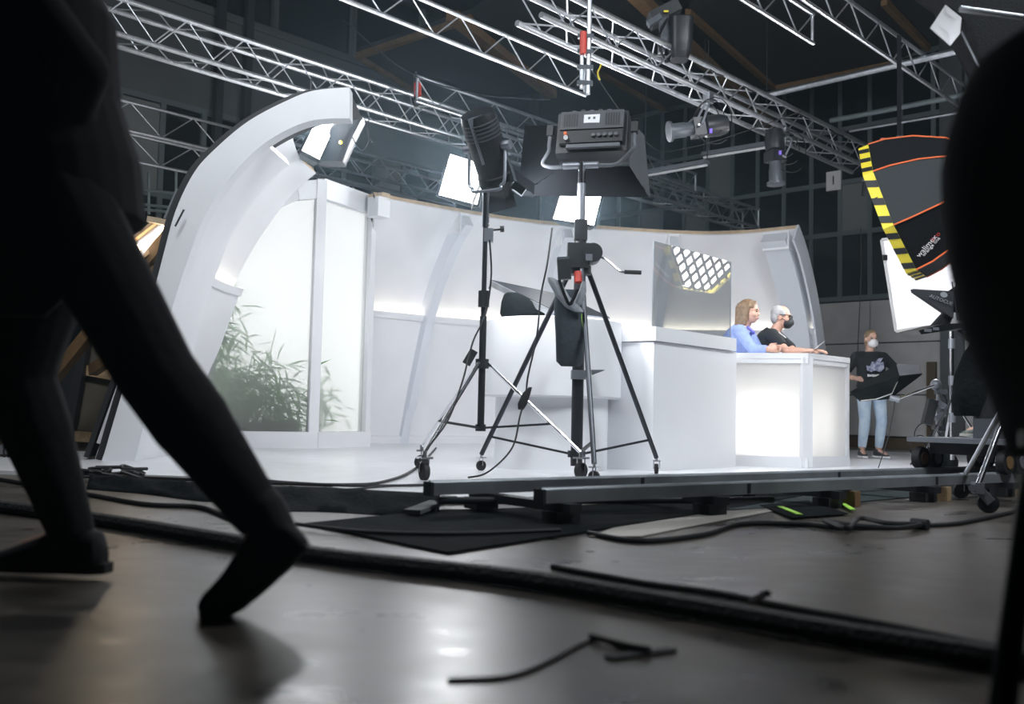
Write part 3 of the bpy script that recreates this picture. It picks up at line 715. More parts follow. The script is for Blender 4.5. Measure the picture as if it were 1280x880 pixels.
# ================================================================== lamps and stands
def caster(T, p, parent, mt=CHROME, s=1.0, ang=0.0):        # swivel wheel standing at p on the floor
    c = V((math.cos(ang), math.sin(ang), 0)); sd = V((-c.y, c.x, 0))
    r = .05*s; w = T.part('caster_wheel', MB().lathe([(r*.5, -.02*s), (r, -.016*s), (r, .016*s), (r*.5, .02*s)], p+V((0, 0, r)), sd, 18), RUBBER, parent)
    T.part('caster_fork', MB().bar(p+sd*.03*s+V((0, 0, r)), p+sd*.03*s+V((0, 0, 2.6*r)), .006, .045*s).bar(p-sd*.03*s+V((0, 0, r)), p-sd*.03*s+V((0, 0, 2.6*r)), .006, .045*s).box(p+V((0, 0, 2.6*r)), (.075*s, .075*s, .012*s), ang).cyl(p+V((0, 0, 2.6*r)), p+V((0, 0, 3.4*r)), .014*s), mt, parent)
    return 3.2*r
def wheel_stand(label, c, zc, zring, R, angs, ztop, rcol, legmt, colmt, legr=.014, group='lamp stands on the white floor', s=1.0, colz=None, ctop=None, bt=None):
    T = Thing('light_stand', label, 'light stand', c+V((0, 0, SZ)), group=group)
    T.part('column', MB().cyl(c+V((0, 0, colz or zring-.02)), c+V((0, 0, zc+.35)), rcol, n=16), colmt)
    T.part('inner_column', MB().cyl(c+V((0, 0, zc+.3)), c+V((0, 0, ztop)), rcol*.72, n=14), ctop or colmt)
    T.part('collar', MB().cyl(c+V((0, 0, zc-.04)), c+V((0, 0, zc+.03)), rcol*1.9, n=16), BLACKP)
    T.part('ring', MB().cyl(c+V((0, 0, zring-.025)), c+V((0, 0, zring+.025)), rcol*1.5, n=16), BLACKM)
    for a in angs:
        d = V((math.cos(a), math.sin(a), 0)); ft = c+d*R+V((0, 0, SZ)); h = .16*s
        leg = T.part('leg', MB().cyl(c+d*rcol*1.7+V((0, 0, zc)), ft+V((0, 0, h)), legr, legr*.9, n=10), legmt)
        caster(T, ft, leg, CHROME, s, a+1)
        t = (zc-zring)/(zc-SZ-h)*.78+.1; m_ = lerp(c+d*rcol*1.7+V((0, 0, zc)), ft+V((0, 0, h)), bt or min(.8, t))
        T.part('brace_arm', MB().bar(c+V((0, 0, zring))+d*rcol, m_, .024, .016), BLACKM, leg)
    return T
def fresnel_head(): pass

# --- left stand with round lamp
s1 = V((-.22, 7.4, 0))
ST1 = wheel_stand('chrome legged lamp stand at left carrying a tilted black lamp', s1, .86, .38, .75, [math.radians(a) for a in (242, 130, -9)], 2.06, .026, CHROME, BLACKM, s=1.15)
ST1.part('clamp', MB().cyl(s1+V((0, 0, 1.28)), s1+V((0, 0, 1.40)), .042, n=14), BLACKP)
ST1.part('clamp', MB().box(s1+V((.025, 0, 1.82)), (.07, .06, .10)), GREYM)
ST1.part('knob', MB().cyl(s1+V((.05, 0, 1.86)), s1+V((.13, 0, 1.87)), .008).cyl(s1+V((.11, 0, 1.87)), s1+V((.14, 0, 1.872)), .024, n=8), BLACKP)
ST1.part('spigot', MB().cyl(s1+V((0, 0, 1.88)), s1+V((0, 0, 2.14)), .028, n=14), CHROME)
ST1.part('ballast_box', MB().box(s1+V((-.09, -.02, .90)), (.06, .05, .12), Matrix.Rotation(.5, 3, 'Y')), RUBBER)
def lamp_head(name, label, yb, zy, half, center, axis, rad, length, tail=None):
    """lamp on a U yoke: yb yoke base point"""
    T = Thing(name, label, 'lamp', yb, group='lamps on stands'); axis = V(axis).normalized()
    side = axis.cross(V((0, 0, 1))).normalized(); up = side.cross(axis)
    pts = [center+side*half+V((0, 0, 0)), lerp(center+side*half, yb+side*half, .75), yb+side*(half-.05)+V((0, 0, .01)), yb-side*(half-.05)+V((0, 0, .01)), lerp(center-side*half, yb-side*half, .75), center-side*half]
    T.part('yoke', MB().tube(cr([pts[0], pts[1], pts[1]*.4+pts[2]*.6, pts[2], pts[3], pts[4]*.4+pts[3]*.6, pts[4], pts[5]], 4), .013, 8), GREYM)
    T.part('body', MB().lathe([(rad*.55, -length*.5), (rad*.92, -length*.47), (rad, -length*.38), (rad, length*.35), (rad*1.07, length*.37), (rad*1.07, length*.5), (rad*.9, length*.5)], center, axis, 28), BLACKM)
    for k in range(5): T.part('cooling_ring', MB().lathe([(rad*1.0, -.006), (rad*1.04, -.004), (rad*1.04, .004), (rad*1.0, .006)], center-axis*(length*(.36-.05*k)), axis, 28), DGREY)
    T.part('lens', MB().lathe([(rad*.9, 0), (rad*.6, .025), (rad*.05, .04)], center+axis*length*.5, axis, 24), GLOW)
    for s in (-1, 1): T.part('tilt_knob', MB().cyl(center+side*s*(half-.03), center+side*s*(half+.045), .035, n=10), GREYM)
    return T, side, up, axis
h1 = P(609, 184, 7.4); ax1 = V((.42, .62, -.62))
# body is seen tilted: long box body with its axis leaning down to the right
ax1 = V((.30, .55, -.80))
H1, sd1, up1, ax1 = lamp_head('round_lamp', 'tilted black cylindrical lamp head on the left stand', s1+V((0, 0, 2.15)), 0, .155, h1, ax1, .135, .58)
for k in range(4):
    a = k*PI/2+.4; d = sd1*math.cos(a)+up1*math.sin(a); t = sd1*-math.sin(a)+up1*math.cos(a); bp_ = h1+ax1*.26+d*.13
    H1.part('barn_door', MB().prism([bp_-t*.1, bp_+t*.1, bp_+t*.12+ax1*.16+d*.12, bp_-t*.12+ax1*.16+d*.12], d*.004), BLACKM)
H1.part('tape', MB().box(P(617, 145, 7.32), (.018, .018, .05)), PURPLE)
H1.part('fin_plate', MB().bar(h1-ax1*.2-V((0.03, .13, 0)), h1+ax1*.16-V((.03, .13, 0)), .11, .02, V((0, -1, .3))), GREYM)
H1.part('bracket_box', MB().box(P(648, 236, 7.4), (.10, .06, .06), Matrix.Rotation(.6, 3, 'Y')), CHROME)
H1.part('bracket_arm', MB().bar(P(630, 185, 7.38), P(646, 232, 7.4), .03, .02), DGREY)
area_light('stand_lamp_beam', h1+ax1*.36, V((.45, .8, -.25)), .25, 55, (.93, .96, 1))
# --- right stand with LED panel lamp
s2 = V((.515, 7.7, 0))
ST2 = wheel_stand('tall black crank tripod stand carrying the large panel lamp', s2, 1.62, .19, .80, [math.radians(a) for a in (275, 158, 32)], 2.30, .046, mat('dark_leg_metal', (.06, .065, .075), .35, .7), BLACKM, legr=.021, s=.8, colz=.1, ctop=GREYM, bt=.9)
ST2.part('crank_housing', MB().box(s2+V((-.02, -.03, 1.72)), (.17, .15, .19)).cyl(s2+V((.09, -.12, 1.74)), s2+V((.09, .06, 1.74)), .075, n=18), BLACKP)
ST2.part('crank_badge', MB().box(s2+V((.06, -.125, 1.70)), (.05, .01, .05)), GREYM)
ST2.part('crank_arm', MB().tube(cr([s2+V((.14, -.06, 1.71)), s2+V((.19, -.06, 1.70)), s2+V((.30, -.06, 1.61)), s2+V((.36, -.06, 1.60))], 4), .009, 8), CHROME)
ST2.part('crank_grip', MB().cyl(s2+V((.34, -.06, 1.602)), s2+V((.47, -.06, 1.60)), .017, n=10), RUBBER)
ST2.part('spigot', MB().cyl(s2+V((0, 0, 2.18)), s2+V((0, 0, 2.47)), .03, n=14), CHROME)
ST2.part('clamp', MB().box(s2+V((0, 0, 1.93)), (.10, .09, .16)), BLACKP)
ST2.part('clamp', MB().box(s2+V((0, -.02, .80)), (.11, .12, .07)), GREYM)
ST2.part('pointer', MB().cyl(s2+V((.1, -.05, .82)), s2+V((.2, -.05, .84)), .022, .002), DGREY)
ST2.part('red_band', MB().cyl(P(722, 340, 7.55), P(723, 353, 7.53), .03, n=10), RED)
ST2.part('tape', MB().box(P(729, 404, 7.62), (.028, .012, .15)), GREENT)
yb = s2+V((0, 0, 2.44)); pcn = P(740, 165, 7.7)
LEDP = Thing('panel_lamp', 'large black studio panel lamp with barn doors on the tall stand', 'lamp', yb, group='lamps on stands')
fw = V((.25, 1, -.30)).normalized(); sd = V((1, -.25, 0)).normalized(); sd = (sd-fw*sd.dot(fw)).normalized(); upv = sd.cross(fw)
Rm = Matrix((sd, fw, upv)).transposed()
LEDP.part('housing', MB().box(pcn+fw*.1, (.56, .20, .36), Rm), BLACKM)
LEDP.part('back_plate', MB().box(pcn-fw*.02+upv*.085, (.50, .05, .16), Rm), mat('lamp_back_grey', (.075, .08, .09), .55))
LEDP.part('control_strip', MB().box(pcn-fw*.02-upv*.06, (.50, .04, .11), Rm), BLACKP)
LEDP.part('lower_bar', MB().box(pcn-fw*.03-upv*.145+sd*.02, (.42, .03, .03), Rm), mat('lamp_grey', (.11, .12, .135), .5))
for s in (-1, 1):
    for k in range(6): LEDP.part('vent_slot', MB().box(pcn-fw*.046+upv*.085+sd*(s*.165+(k-2.5)*.02), (.009, .006, .11), Rm), BLACKP)
card = LEDP.part('card', MB().box(pcn-fw*.048+upv*.09-sd*.0, (.125, .006, .075), Rm), PAPER, label='white paper card on the lamp back')
for dx in (-.02, .02): LEDP.part('card_mark', MB().box(pcn-fw*.052+upv*.095+sd*dx, (.018, .002, .02), Rm), DGREY, card)
for k in range(5): LEDP.part('connector', MB().cyl(pcn-fw*.03-upv*.06+sd*(.02+.045*k), pcn-fw*.06-upv*.06+sd*(.02+.045*k), .015, n=10), DGREY)
LEDP.part('plug', MB().cyl(pcn-fw*.04-upv*.06-sd*.2, pcn-fw*.08-upv*.09-sd*.19, .018, n=10), PAPER)
LEDP.part('plug', MB().cyl(pcn-fw*.045-upv*.04-sd*.2, pcn-fw*.07-upv*.04-sd*.2, .014, n=10), ORANGE)
yk = [pcn-sd*.335+upv*.02, pcn-sd*.335-upv*.10, pcn-sd*.335-upv*.16, yb-sd*.315+V((0, 0, .035)), yb-sd*.25, yb-sd*.1, yb+sd*.1, yb+sd*.25, yb+sd*.315+V((0, 0, .035)), pcn+sd*.335-upv*.16, pcn+sd*.335-upv*.10, pcn+sd*.335+upv*.02]
LG = mat('lamp_grey', (.11, .12, .135), .5)
LEDP.part('yoke', MB().tube(cr(yk, 5), .016, 9), LG)
LEDP.part('yoke_sleeve', MB().cyl(yb-sd*.15+V((0, 0, .005)), yb+sd*.13+V((0, 0, .005)), .027, n=12), GREYM)
for s in (-1, 1): LEDP.part('tilt_knob', MB().box(pcn+sd*s*.335+upv*.02, (.05, .05, .09), Rm), BLACKP)
fr = pcn+fw*.2
FLP = mat('matt_black_flap', (.005, .006, .008), .9, spec=.2)
def flap(p, name='barn_door', mt=FLP): LEDP.part(name, MB().prism(p, fw*.006), mt)
flap([fr-sd*.28+upv*.2, fr-sd*.28-upv*.2, fr-sd*.64-upv*.36+fw*.12, fr-sd*.64+upv*.30+fw*.12])
flap([fr+sd*.28+upv*.2, fr+sd*.28-upv*.2, fr+sd*.43-upv*.36+fw*.22, fr+sd*.36+upv*.20+fw*.2], mt=mat('lamp_back_grey', (.075, .08, .09), .55))
flap([fr-sd*.28-upv*.2, fr+sd*.28-upv*.2, fr+sd*.42-upv*.36+fw*.22, fr-sd*.62-upv*.36+fw*.13])
flap([fr-sd*.28+upv*.2, fr+sd*.28+upv*.2, fr+sd*.30+upv*.25+fw*.3, fr-sd*.30+upv*.25+fw*.3])
LEDP.part('diffuser', MB().box(fr+fw*.004, (.54, .008, .34), Rm), GLOW)
area_light('panel_lamp_beam', fr+fw*.06, fw+V((.15, 0, .06)), 0.5, 55, (.93, .96, 1), .32)
for k in range(5): LEDP.part('top_fitting', MB().box(pcn+upv*.2+sd*(-.16+.07*k)+fw*.05, (.03, .05, .04+.015*(k % 2)), Rm), BLACKP if k % 2 else DGREY)

# bag hanging on the tall stand
bag0 = P(712, 372, 7.45)
BG = Thing('hanging_bag', 'dark cloth bag with grey straps hanging on the tall stand', 'bag', P(712, 456, 7.45))
X = V((1, 0, 0)); Yd = V((0, 1, 0))
BG.part('pouch', MB().loft([(P(713, 458, 7.42), X*.07, Yd*.025), (P(712, 452, 7.42), X*.10, Yd*.035), (P(712, 420, 7.42), X*.105, Yd*.05), (P(709, 385, 7.42), X*.10, Yd*.05), (P(708, 368, 7.42), X*.085, Yd*.035), (P(708, 362, 7.42), X*.07, Yd*.02)]), mat('slate_cloth', (.035, .045, .055), .85, bump=.5, bscale=12))
gs = mat('grey_webbing', (.33, .35, .38), .8, noise=.3, nscale=15)
BG.part('strap', MB().loft([(P(688, 347, 7.36), X*.02, Yd*.02), (P(693, 352, 7.36), X*.05, Yd*.03), (P(703, 370, 7.35), X*.05, Yd*.03), (P(716, 384, 7.35), X*.06, Yd*.03), (P(724, 390, 7.35), X*.035, Yd*.02)]), gs)
BG.part('strap', MB().loft([(P(730, 352, 7.36), X*.015, Yd*.02), (P(728, 365, 7.36), X*.03, Yd*.025), (P(722, 380, 7.36), X*.035, Yd*.025), (P(716, 386, 7.36), X*.02, Yd*.02)]), gs)
BG.part('flap', MB().tube(cr([P(699, 350, 7.33), P(707, 372, 7.32), P(713, 380, 7.32), P(722, 362, 7.32)], 5), .012, 6), BLACKF)
BT = Thing('battery_pack', 'small black battery box clipped beside the crank', 'box', P(706, 350, 7.55))
BT.part('case', MB().box(P(705, 336, 7.56), (.10, .06, .165), Matrix.Rotation(-.08, 3, 'Y')), BLACKP); BT.part('cap', MB().box(P(704, 323, 7.55), (.09, .05, .02), Matrix.Rotation(-.08, 3, 'Y')), DGREY)

# --- hung softlights behind the set
def softlight(label, quad, depth_, power, hang):
    q = [P(x, y, depth_+d) for x, y, d in quad]; c = sum(q, V((0, 0, 0)))/4
    n = (q[1]-q[0]).cross(q[3]-q[0]).normalized()
    if n.dot(CAM-c) < 0: n = -n
    T = Thing('soft_panel_lamp', label, 'lamp', c, group='glowing soft panels hung behind the set')
    T.part('diffuser', MB().prism(q, -n*.02), GLOW)
    big = [c+(p-c)*1.08 for p in q]; sm = [c+(p-c)*.75-n*.22 for p in q]
    mb = MB(); mb.add([p-n*.025 for p in big]+sm, [(0, 1, 5, 4), (1, 2, 6, 5), (2, 3, 7, 6), (3, 0, 4, 7), (4, 5, 6, 7)]); T.part('housing', mb, BLACKM)
    for i in range(4): T.part('frame', MB().bar(big[i]-n*.01, big[(i+1) % 4]-n*.01, .03, .03, n), BLACKM)
    T.part('yoke', MB().tube([q[0]*.5+q[3]*.5-n*.1, c-n*.4, V((c.x, c.y, 0))-n*.4+V((0, 0, hang))], .015, 6), BLACKM)
    area_light('soft_panel_beam', c+n*.03, n, .4, power, (.93, .96, 1))
    return T
softlight('glowing soft panel lamp left of the cylindrical lamp', [(563, 193, .1), (607, 207, 0), (596, 255, -.25), (549, 243, -.15)], 12.4, 60, 4.3)
softlight('glowing soft panel lamp behind the tall tripod column', [(704, 233, .1), (753, 237, 0), (742, 281, -.25), (692, 273, -.15)], 13.2, 60, 4.3)
softlight('glowing soft panel lamp inside the portal opening', [(396, 148, .1), (426, 142, 0.3), (400, 199, 0), (377, 187, -.2)], 10.4, 40, 4.3)
bl = Thing('black_lamp_housing', 'black lamp body hanging beside the panel in the portal opening', 'lamp', P(430, 180, 10.6))
bl.part('body', MB().loft([(P(440, 150, 10.7), V((.14, 0, 0)), V((0, .15, 0))), (P(425, 175, 10.7), V((.16, 0, 0)), V((0, .16, 0))), (P(415, 205, 10.7), V((.14, 0, 0)), V((0, .14, 0)))], p=5), BLACKM)
bl.part('yellow_cap', MB().ell(P(426, 178, 10.5), .022, .02, .022), YELLOW)
for i, pts in enumerate(([(447, 146), (440, 168), (452, 188), (462, 172), (455, 148)], [(462, 145), (459, 165), (466, 178)])): bl.part('cable', MB().tube(cr([P(x, y, 10.6) for x, y in pts], 5), .006, 5), CABLE)

# --- octagonal softbox
RC = P(1122, 264, 9.95); axo = V((-.80, .50, -.33)).normalized(); AP0 = RC-axo*1.05
OB = Thing('octagonal_softbox', 'big black octagonal softbox with orange piping and hazard tape rim', 'softbox', RC)
e_u = (V((0, 0, 1))-axo*axo.z).normalized(); e_s = axo.cross(e_u).normalized()
RAD = .735
def ring(r, h, ph=PI/8, k=8): return [RC-axo*h+e_u*(r*math.cos(2*PI*i/k+ph))+e_s*(r*math.sin(2*PI*i/k+ph)) for i in range(k)]
lv = [(RAD, 0), (RAD*.97, .16), (RAD*.86, .40), (RAD*.66, .66), (RAD*.38, .88), (.10, 1.02)]
rings = [ring(r, h) for r, h in lv]
for i in range(8):
    j = (i+1) % 8
    rows = []
    for R_ in rings: rows.append([R_[i], lerp(R_[i], R_[j], .5)+ (axo*.0), R_[j]])
    OB.part('fabric_panel', MB().sheet(rows, [[p+axo*.008 for p in r] for r in rows]), GREYF if i % 2 else BLACKF)
    OB.part('piping', MB().tube([R_[i]+(R_[i]-RC).normalized()*.006 for R_ in rings], .009, 6), ORANGE)
# rim lip with hazard tape
r0, r1_ = ring(RAD+.004, .0), ring(RAD+.006, -.10)
for i in range(8):
    j = (i+1) % 8; OB.part('rim_band', MB().sheet([[r0[i], r0[j]], [r1_[i], r1_[j]]], [[lerp(p, RC, .012) for p in (r0[i], r0[j])], [lerp(p, RC-axo*-.1, .012) for p in (r1_[i], r1_[j])]]), YELLOW)
    for k in range(3):
        a, c = (k+.12)/3, (k+.5)/3; sk = .12
        q = [lerp(r0[i], r0[j], a), lerp(r0[i], r0[j], c), lerp(r1_[i], r1_[j], c+sk*.6), lerp(r1_[i], r1_[j], a+sk*.6)]
        nrm = (lerp(r0[i], r0[j], .5)-RC).normalized(); OB.part('tape_stripe', MB().prism([p+nrm*.004 for p in q], nrm*.003), BLACKP)
OB.part('diffuser', MB().prism(ring(RAD*.97, .02), axo*.004), OCTA)
for k in range(-5, 6):                                       # egg-crate slats, turned 45 degrees
    t = k*.125; hw = math.sqrt(max(.01, (RAD*.93)**2-t*t)); d1 = (e_u+e_s).normalized(); d2 = (e_u-e_s).normalized()
    for A, B in ((d1, d2), (d2, d1)): OB.part('grid_slat', MB().bar(RC+A*t-B*hw+axo*.06, RC+A*t+B*hw+axo*.06, .014, .035, axo), BLACKF)
OB.part('speed_ring', MB().cyl(AP0+axo*.02, AP0-axo*.12, .10, n=16), BLACKM)
OB.part('lamp_body', MB().box(AP0-axo*.30, (.22, .22, .40), axo.to_track_quat('Z', 'Y').to_matrix()), BLACKM)
# hanging strap and red clamps
tp = P(1124, 182, 10.1)
OB.part('strap', MB().bar(tp, V((tp.x, tp.y, 4.5)), .04, .02), BLACKF)
OB.part('clamp_block', MB().box(tp+V((.06, 0, .04)), (.2, .1, .1)), BLACKM)
for k in range(4): OB.part('red_clamp', MB().box(P(1103+5*k, 177+2*(k % 2), 10.0), (.035, .03, .07), Matrix.Rotation(.5*k, 3, 'Y')), RED)
# lettering on the lower panel
def onpanel(px, py): return VPL(px, py, RC+V((0, 0, 0)), RC+V((1, 0.05, 0)))
i_best = None
tx = V((.75, 0, .66)); 
def surf_hit(px, py):
    d = ray(px, py); best = None
    for R_a, R_b in zip(rings[:-1], rings[1:]):
        for i in range(8):
            j = (i+1) % 8
            for tri in ((R_a[i], R_a[j], R_b[j]), (R_a[i], R_b[j], R_b[i])):
                from mathutils.geometry import intersect_ray_tri
                h = intersect_ray_tri(tri[0], tri[1], tri[2], d, CAM, True)
                if h is not None and (best is None or (h-CAM).length < (best[0]-CAM).length):
                    best = (h, (tri[1]-tri[0]).cross(tri[2]-tri[0]).normalized())
    return best
def stick_text(body, size, mt, pa, pb):
    A = surf_hit(*pa); B = surf_hit(*pb)
    if not A or not B: return
    n = A[1] if A[1].dot(CAM-A[0]) > 0 else -A[1]; X = (B[0]-A[0]).normalized(); Y = n.cross(X); c = (A[0]+B[0])/2+n*.012
    place_text(OB, body, size, mt, c, X, Y)
stick_text('walimex', .075, PAPER, (1151, 315), (1165, 299))
stick_text('pro', .07, RED, (1165, 298), (1172, 292))
stick_text('orange line', .05, PAPER, (1154, 318), (1173, 297))

# --- scrim frame with lamp behind it
SA, SB_ = P(1102, 300, 11.4), P(1232, 284, 11.0)
SCq = [P(1102, 300, 11.4), P(1240, 280, 11.0), P(1252, 394, 11.0), P(1120, 414, 11.4)]
SF = Thing('diffusion_frame', 'large white diffusion frame glowing behind the softbox', 'reflector', SCq[3])
scn = (SCq[1]-SCq[0]).cross(SCq[3]-SCq[0]).normalized(); scn = scn if scn.y < 0 else -scn
SF.part('sheet', MB().prism(SCq, -scn*.004), film('diffusion_cloth', (.9, .9, .92), .02, .6, .6))
for i in range(4): SF.part('frame', MB().bar(SCq[i], SCq[(i+1) % 4], .035, .035, scn), PAPER)
SF.part('clip', MB().box(P(1106, 322, 11.35), (.05, .03, .06)), BLACKP)
scc = sum(SCq, V((0, 0, 0)))/4
back = V((scc.x+.35, scc.y+1.0, scc.z+.0))
SL = Thing('scrim_lamp', 'lamp hidden behind the glowing diffusion frame', 'lamp', back)
SL.part('body', MB().lathe([(.08, .0), (.14, .03), (.14, .3), (.1, .34)], back, V((.3, 1, 0)), 20), BLACKM)
SL.part('lens', MB().cyl(back-V((.003, .01, 0)), back, .12, n=20), GLOW)
area_light('scrim_lamp_beam', back-V((.02, .05, 0)), V((-.25, -1, -.05)), .25, 80, (.93, .95, 1))
st = Thing('scrim_stand', 'chrome stand rising behind the teleprompter camera', 'light stand', P(1190, 566, 10.2), group='lamp stands by the dolly')
zb = SZ; sp = P(1190, 500, 10.2); sp.z = 0
st.part('column', MB().cyl(sp+V((0, 0, .12)), sp+V((0, 0, 1.5)), .022, n=12), CHROME)
st.part('inner_column', MB().cyl(sp+V((0, 0, 1.45)), V((SCq[3].x+.6, SCq[3].y-.1, SCq[3].z)), .016, n=10), CHROME)
for k in range(3): st.part('collar', MB().cyl(sp+V((0, 0, .5+.38*k)), sp+V((0, 0, .6+.38*k)), .034, n=12), GREYM)
for a in (200, 320, 80):
    d = V((math.cos(math.radians(a)), math.sin(math.radians(a)), 0)); st.part('leg', MB().cyl(sp+V((0, 0, .75)), sp+d*.45+V((0, 0, SZ)), .012), CHROME)

# --- small softbox on articulated arm in front of the assistant
SBX = Thing('small_softbox', 'small black tilted softbox on an arm before the standing assistant', 'softbox', P(1108, 480, 10.4))
vv = [P(1062, 490, 10.3), P(1120, 456, 10.6), P(1149, 457, 10.4), P(1153, 468, 10.1), P(1124, 471, 9.9), P(1112, 499, 9.85), P(1075, 502, 10.0), P(1105, 478, 10.75)]
SBX.part('shell', MB().add(vv, [(0, 1, 4), (0, 4, 5), (0, 5, 6), (1, 2, 3, 4), (4, 3, 5), (0, 1, 7), (1, 2, 7), (2, 3, 7), (3, 5, 7), (5, 6, 7), (6, 0, 7)]), BLACKC, angle=8)
up_ = (vv[2]-vv[1]).cross(vv[4]-vv[1]).normalized(); up_ = up_ if up_.dot(CAM-vv[1]) > 0 else -up_
SBX.part('top_flap', MB().prism([lerp(v, (vv[1]+vv[2]+vv[3]+vv[4])/4, .03)+up_*.006 for v in (vv[1], vv[2], vv[3], vv[4])], up_*.004), mat('grey_lining', (.10, .105, .12), .8))
SBX.part('rib', MB().tube([P(1076, 501, 9.9), P(1095, 499, 9.85), P(1115, 492, 9.8), P(1122, 477, 9.9)], .006, 6), ALU)
SBX.part('arm', MB().cyl(P(1118, 500, 9.8), P(1167, 482, 9.8), .013), CHROME)
SBX.part('lamp_neck', MB().cyl(P(1112, 497, 9.82), P(1124, 500, 9.8), .03), GREYM)
MS = Thing('articulated_stand', 'short cluttered metal stand with black power box and cables', 'light stand', G(1166, 585, SZ), group='lamp stands by the dolly')
def M9(x, y, d=9.8): return P(x, y, d)
mp = G(1166, 583, SZ); yy = mp.y
MS.part('column', MB().cyl(M9(1172, 580, yy), M9(1174, 480, yy), .028, n=12), ALUD)
MS.part('joint', MB().ell(M9(1170, 481, yy), .06, .05, .06), GREYM)
for x, y in ((1176, 490), (1175, 505), (1174, 520), (1173, 535), (1172, 552)): MS.part('clamp', MB().box(M9(x, y, yy-.02), (.11, .08, .05), Matrix.Rotation(random.uniform(-.6, .6), 3, 'Y')), random.choice([GREYM, BLACKM, DGREY]))
MS.part('power_box', MB().box(M9(1162, 515, yy-.05), (.10, .08, .27), Matrix.Rotation(.25, 3, 'Y')), BLACKP)
for x in (1133, 1160, 1185): MS.part('leg', MB().bar(M9(1160+(x-1160)*.3, 560, yy), V((M9(x, 590, yy).x, yy-.15+.01*(x % 3), SZ+.01)), .03, .02), CHROME if x == 1133 else BLACKM)
for k in range(7):
    c0 = M9(1150+random.uniform(0, 30), 535+random.uniform(0, 30), yy-.05); r_ = random.uniform(.05, .11)
    MS.part('cable_loop', MB().tube([c0+V((r_*math.cos(t), .03*math.sin(2*t), r_*1.1*math.sin(t))) for t in [2*PI*i/14 for i in range(14)]], .006, 5, closed=True), CABLE)
MS.part('sand_bag', MB().ell(M9(1178, 578, yy-.1), .16, .14, .13), BLACKC)
MS.part('drop_cable', MB().tube(cr([M9(1119, 500, 9.8), M9(1112, 540, 9.75), M9(1098, 585, 9.7)], 5), .005, 5), CABLE)
MS.part('cable', MB().tube(cr([M9(1168, 484, yy), M9(1183, 500, yy), M9(1180, 530, yy), M9(1188, 560, yy), M9(1176, 580, yy)], 5), .008, 5), CABLE)

# --- unseen soft bank lamps, added above the frame to light the set's front
def soft_bank(label, p, tgt, size, power):
    T = Thing('unseen_softbox', label, 'softbox', p, group='unseen softboxes added over the front of the set'); d = (V(tgt)-V(p)).normalized(); p = V(p)
    R_ = d.to_track_quat('Z', 'Y').to_matrix(); x = R_ @ V((1, 0, 0)); y = R_ @ V((0, 1, 0)); h = size/2
    front = [p+x*h+y*h, p-x*h+y*h, p-x*h-y*h, p+x*h-y*h]; bk = [p+(q-p)*.3-d*.5 for q in front]
    mb = MB(); mb.add(front+bk, [(0, 1, 5, 4), (1, 2, 6, 5), (2, 3, 7, 6), (3, 0, 4, 7), (4, 5, 6, 7)]); T.part('fabric', mb, BLACKF)
    T.part('diffuser', MB().prism([p+(q-p)*.97-d*.03 for q in front], d*.005), GLOW)
    for i in range(4): T.part('edge', MB().bar(front[i], front[(i+1) % 4], .03, .03, d), BLACKM)
    T.part('drop_pole', MB().cyl(p-d*.5, V((p.x-d.x*.5, p.y-d.y*.5, 9.4)), .025), ALUD)
    area_light('unseen_softbox_beam', p+d*.02, d, size, power, (.87, .935, 1))
soft_bank('unseen softbox added high above the camera left', (-2.2, 4.6, 5.7), (-1.6, 10.5, 1.6), 1.5, 125)
soft_bank('unseen softbox added high above the camera right', (4.2, 4.6, 5.4), (1.8, 10.0, 0.9), 1.5, 270)
# ================================================================== fixtures on the bright truss
def t3(px, dz=0, db=0): return ab(a_t3(px), T3b+db, T3z+dz)
def profile_spot(label, head, axis, clampat, length=.62):
    T = Thing('profile_spotlight', label, 'spotlight', head, group='profile spotlights on the bright truss'); axis = V(axis).normalized()
    T.part('lens_tube', MB().lathe([(.105, length*.52), (.085, length*.50), (.085, length*.25), (.075, length*.22), (.075, length*.05)], head, axis, 22), DGREY)
    T.part('lens_rim', MB().lathe([(.085, -.01), (.115, 0), (.115, .03), (.09, .035)], head+axis*length*.5, axis, 20), DGREY)
    T.part('lens', MB().lathe([(.085, 0), (.05, .015), (.004, .02)], head+axis*(length*.5-.01), axis, 18), LENS)
    T.part('gate', MB().box(head, (.20, .20, .13), axis.to_track_quat('Z', 'Y').to_matrix()), BLACKM)
    T.part('lamp_house', MB().lathe([(.07, 0), (.12, -.03), (.125, -.2), (.10, -.28), (.04, -.30)], head-axis*.06, axis, 20), BLACKM)
    s = axis.cross(V((0, 0, 1)))
    s = s.normalized() if s.length > .2 else V((.7, -.7, 0))
    for k in (-1, 1): T.part('shutter_knob', MB().cyl(head+s*k*.1, head+s*k*.15+axis*.03, .014), ALU)
    T.part('yoke', MB().tube(cr([head+s*.15, lerp(head, clampat, .6)+s*.15, lerp(head, clampat, .85)+s*.04, lerp(head, clampat, .85)-s*.04, lerp(head, clampat, .6)-s*.15, head-s*.15], 4), .013, 6), GREYM)
    T.part('clamp', MB().box(clampat, (.09, .09, .12), HA).cyl(clampat-V((0, 0, .15)), clampat, .016), ALUD)
    for k in range(3):
        r_ = .12+.05*k; c = lerp(head, clampat, .4)+V((.06+.03*k, -.05, -.04*k))
        T.part('cable', MB().tube([c+V((r_*math.cos(t), .06*math.sin(t*2+k), r_*1.2*math.sin(t))) for t in [2*PI*i/16 for i in range(15)]], .006, 5), CABLE)
    T.part('tape', MB().box(head-axis*.1+V((.03, -.12, -.08)), (.03, .03, .05)), PURPLE)
    return T
c1 = t3(868, -.06, -.15)
profile_spot('silver rimmed profile spotlight lying level under the truss', P(872, 160, c1.y-.05), V((-.95, -.12, -.18)), c1)
c2_ = t3(966, -.06, -.15)
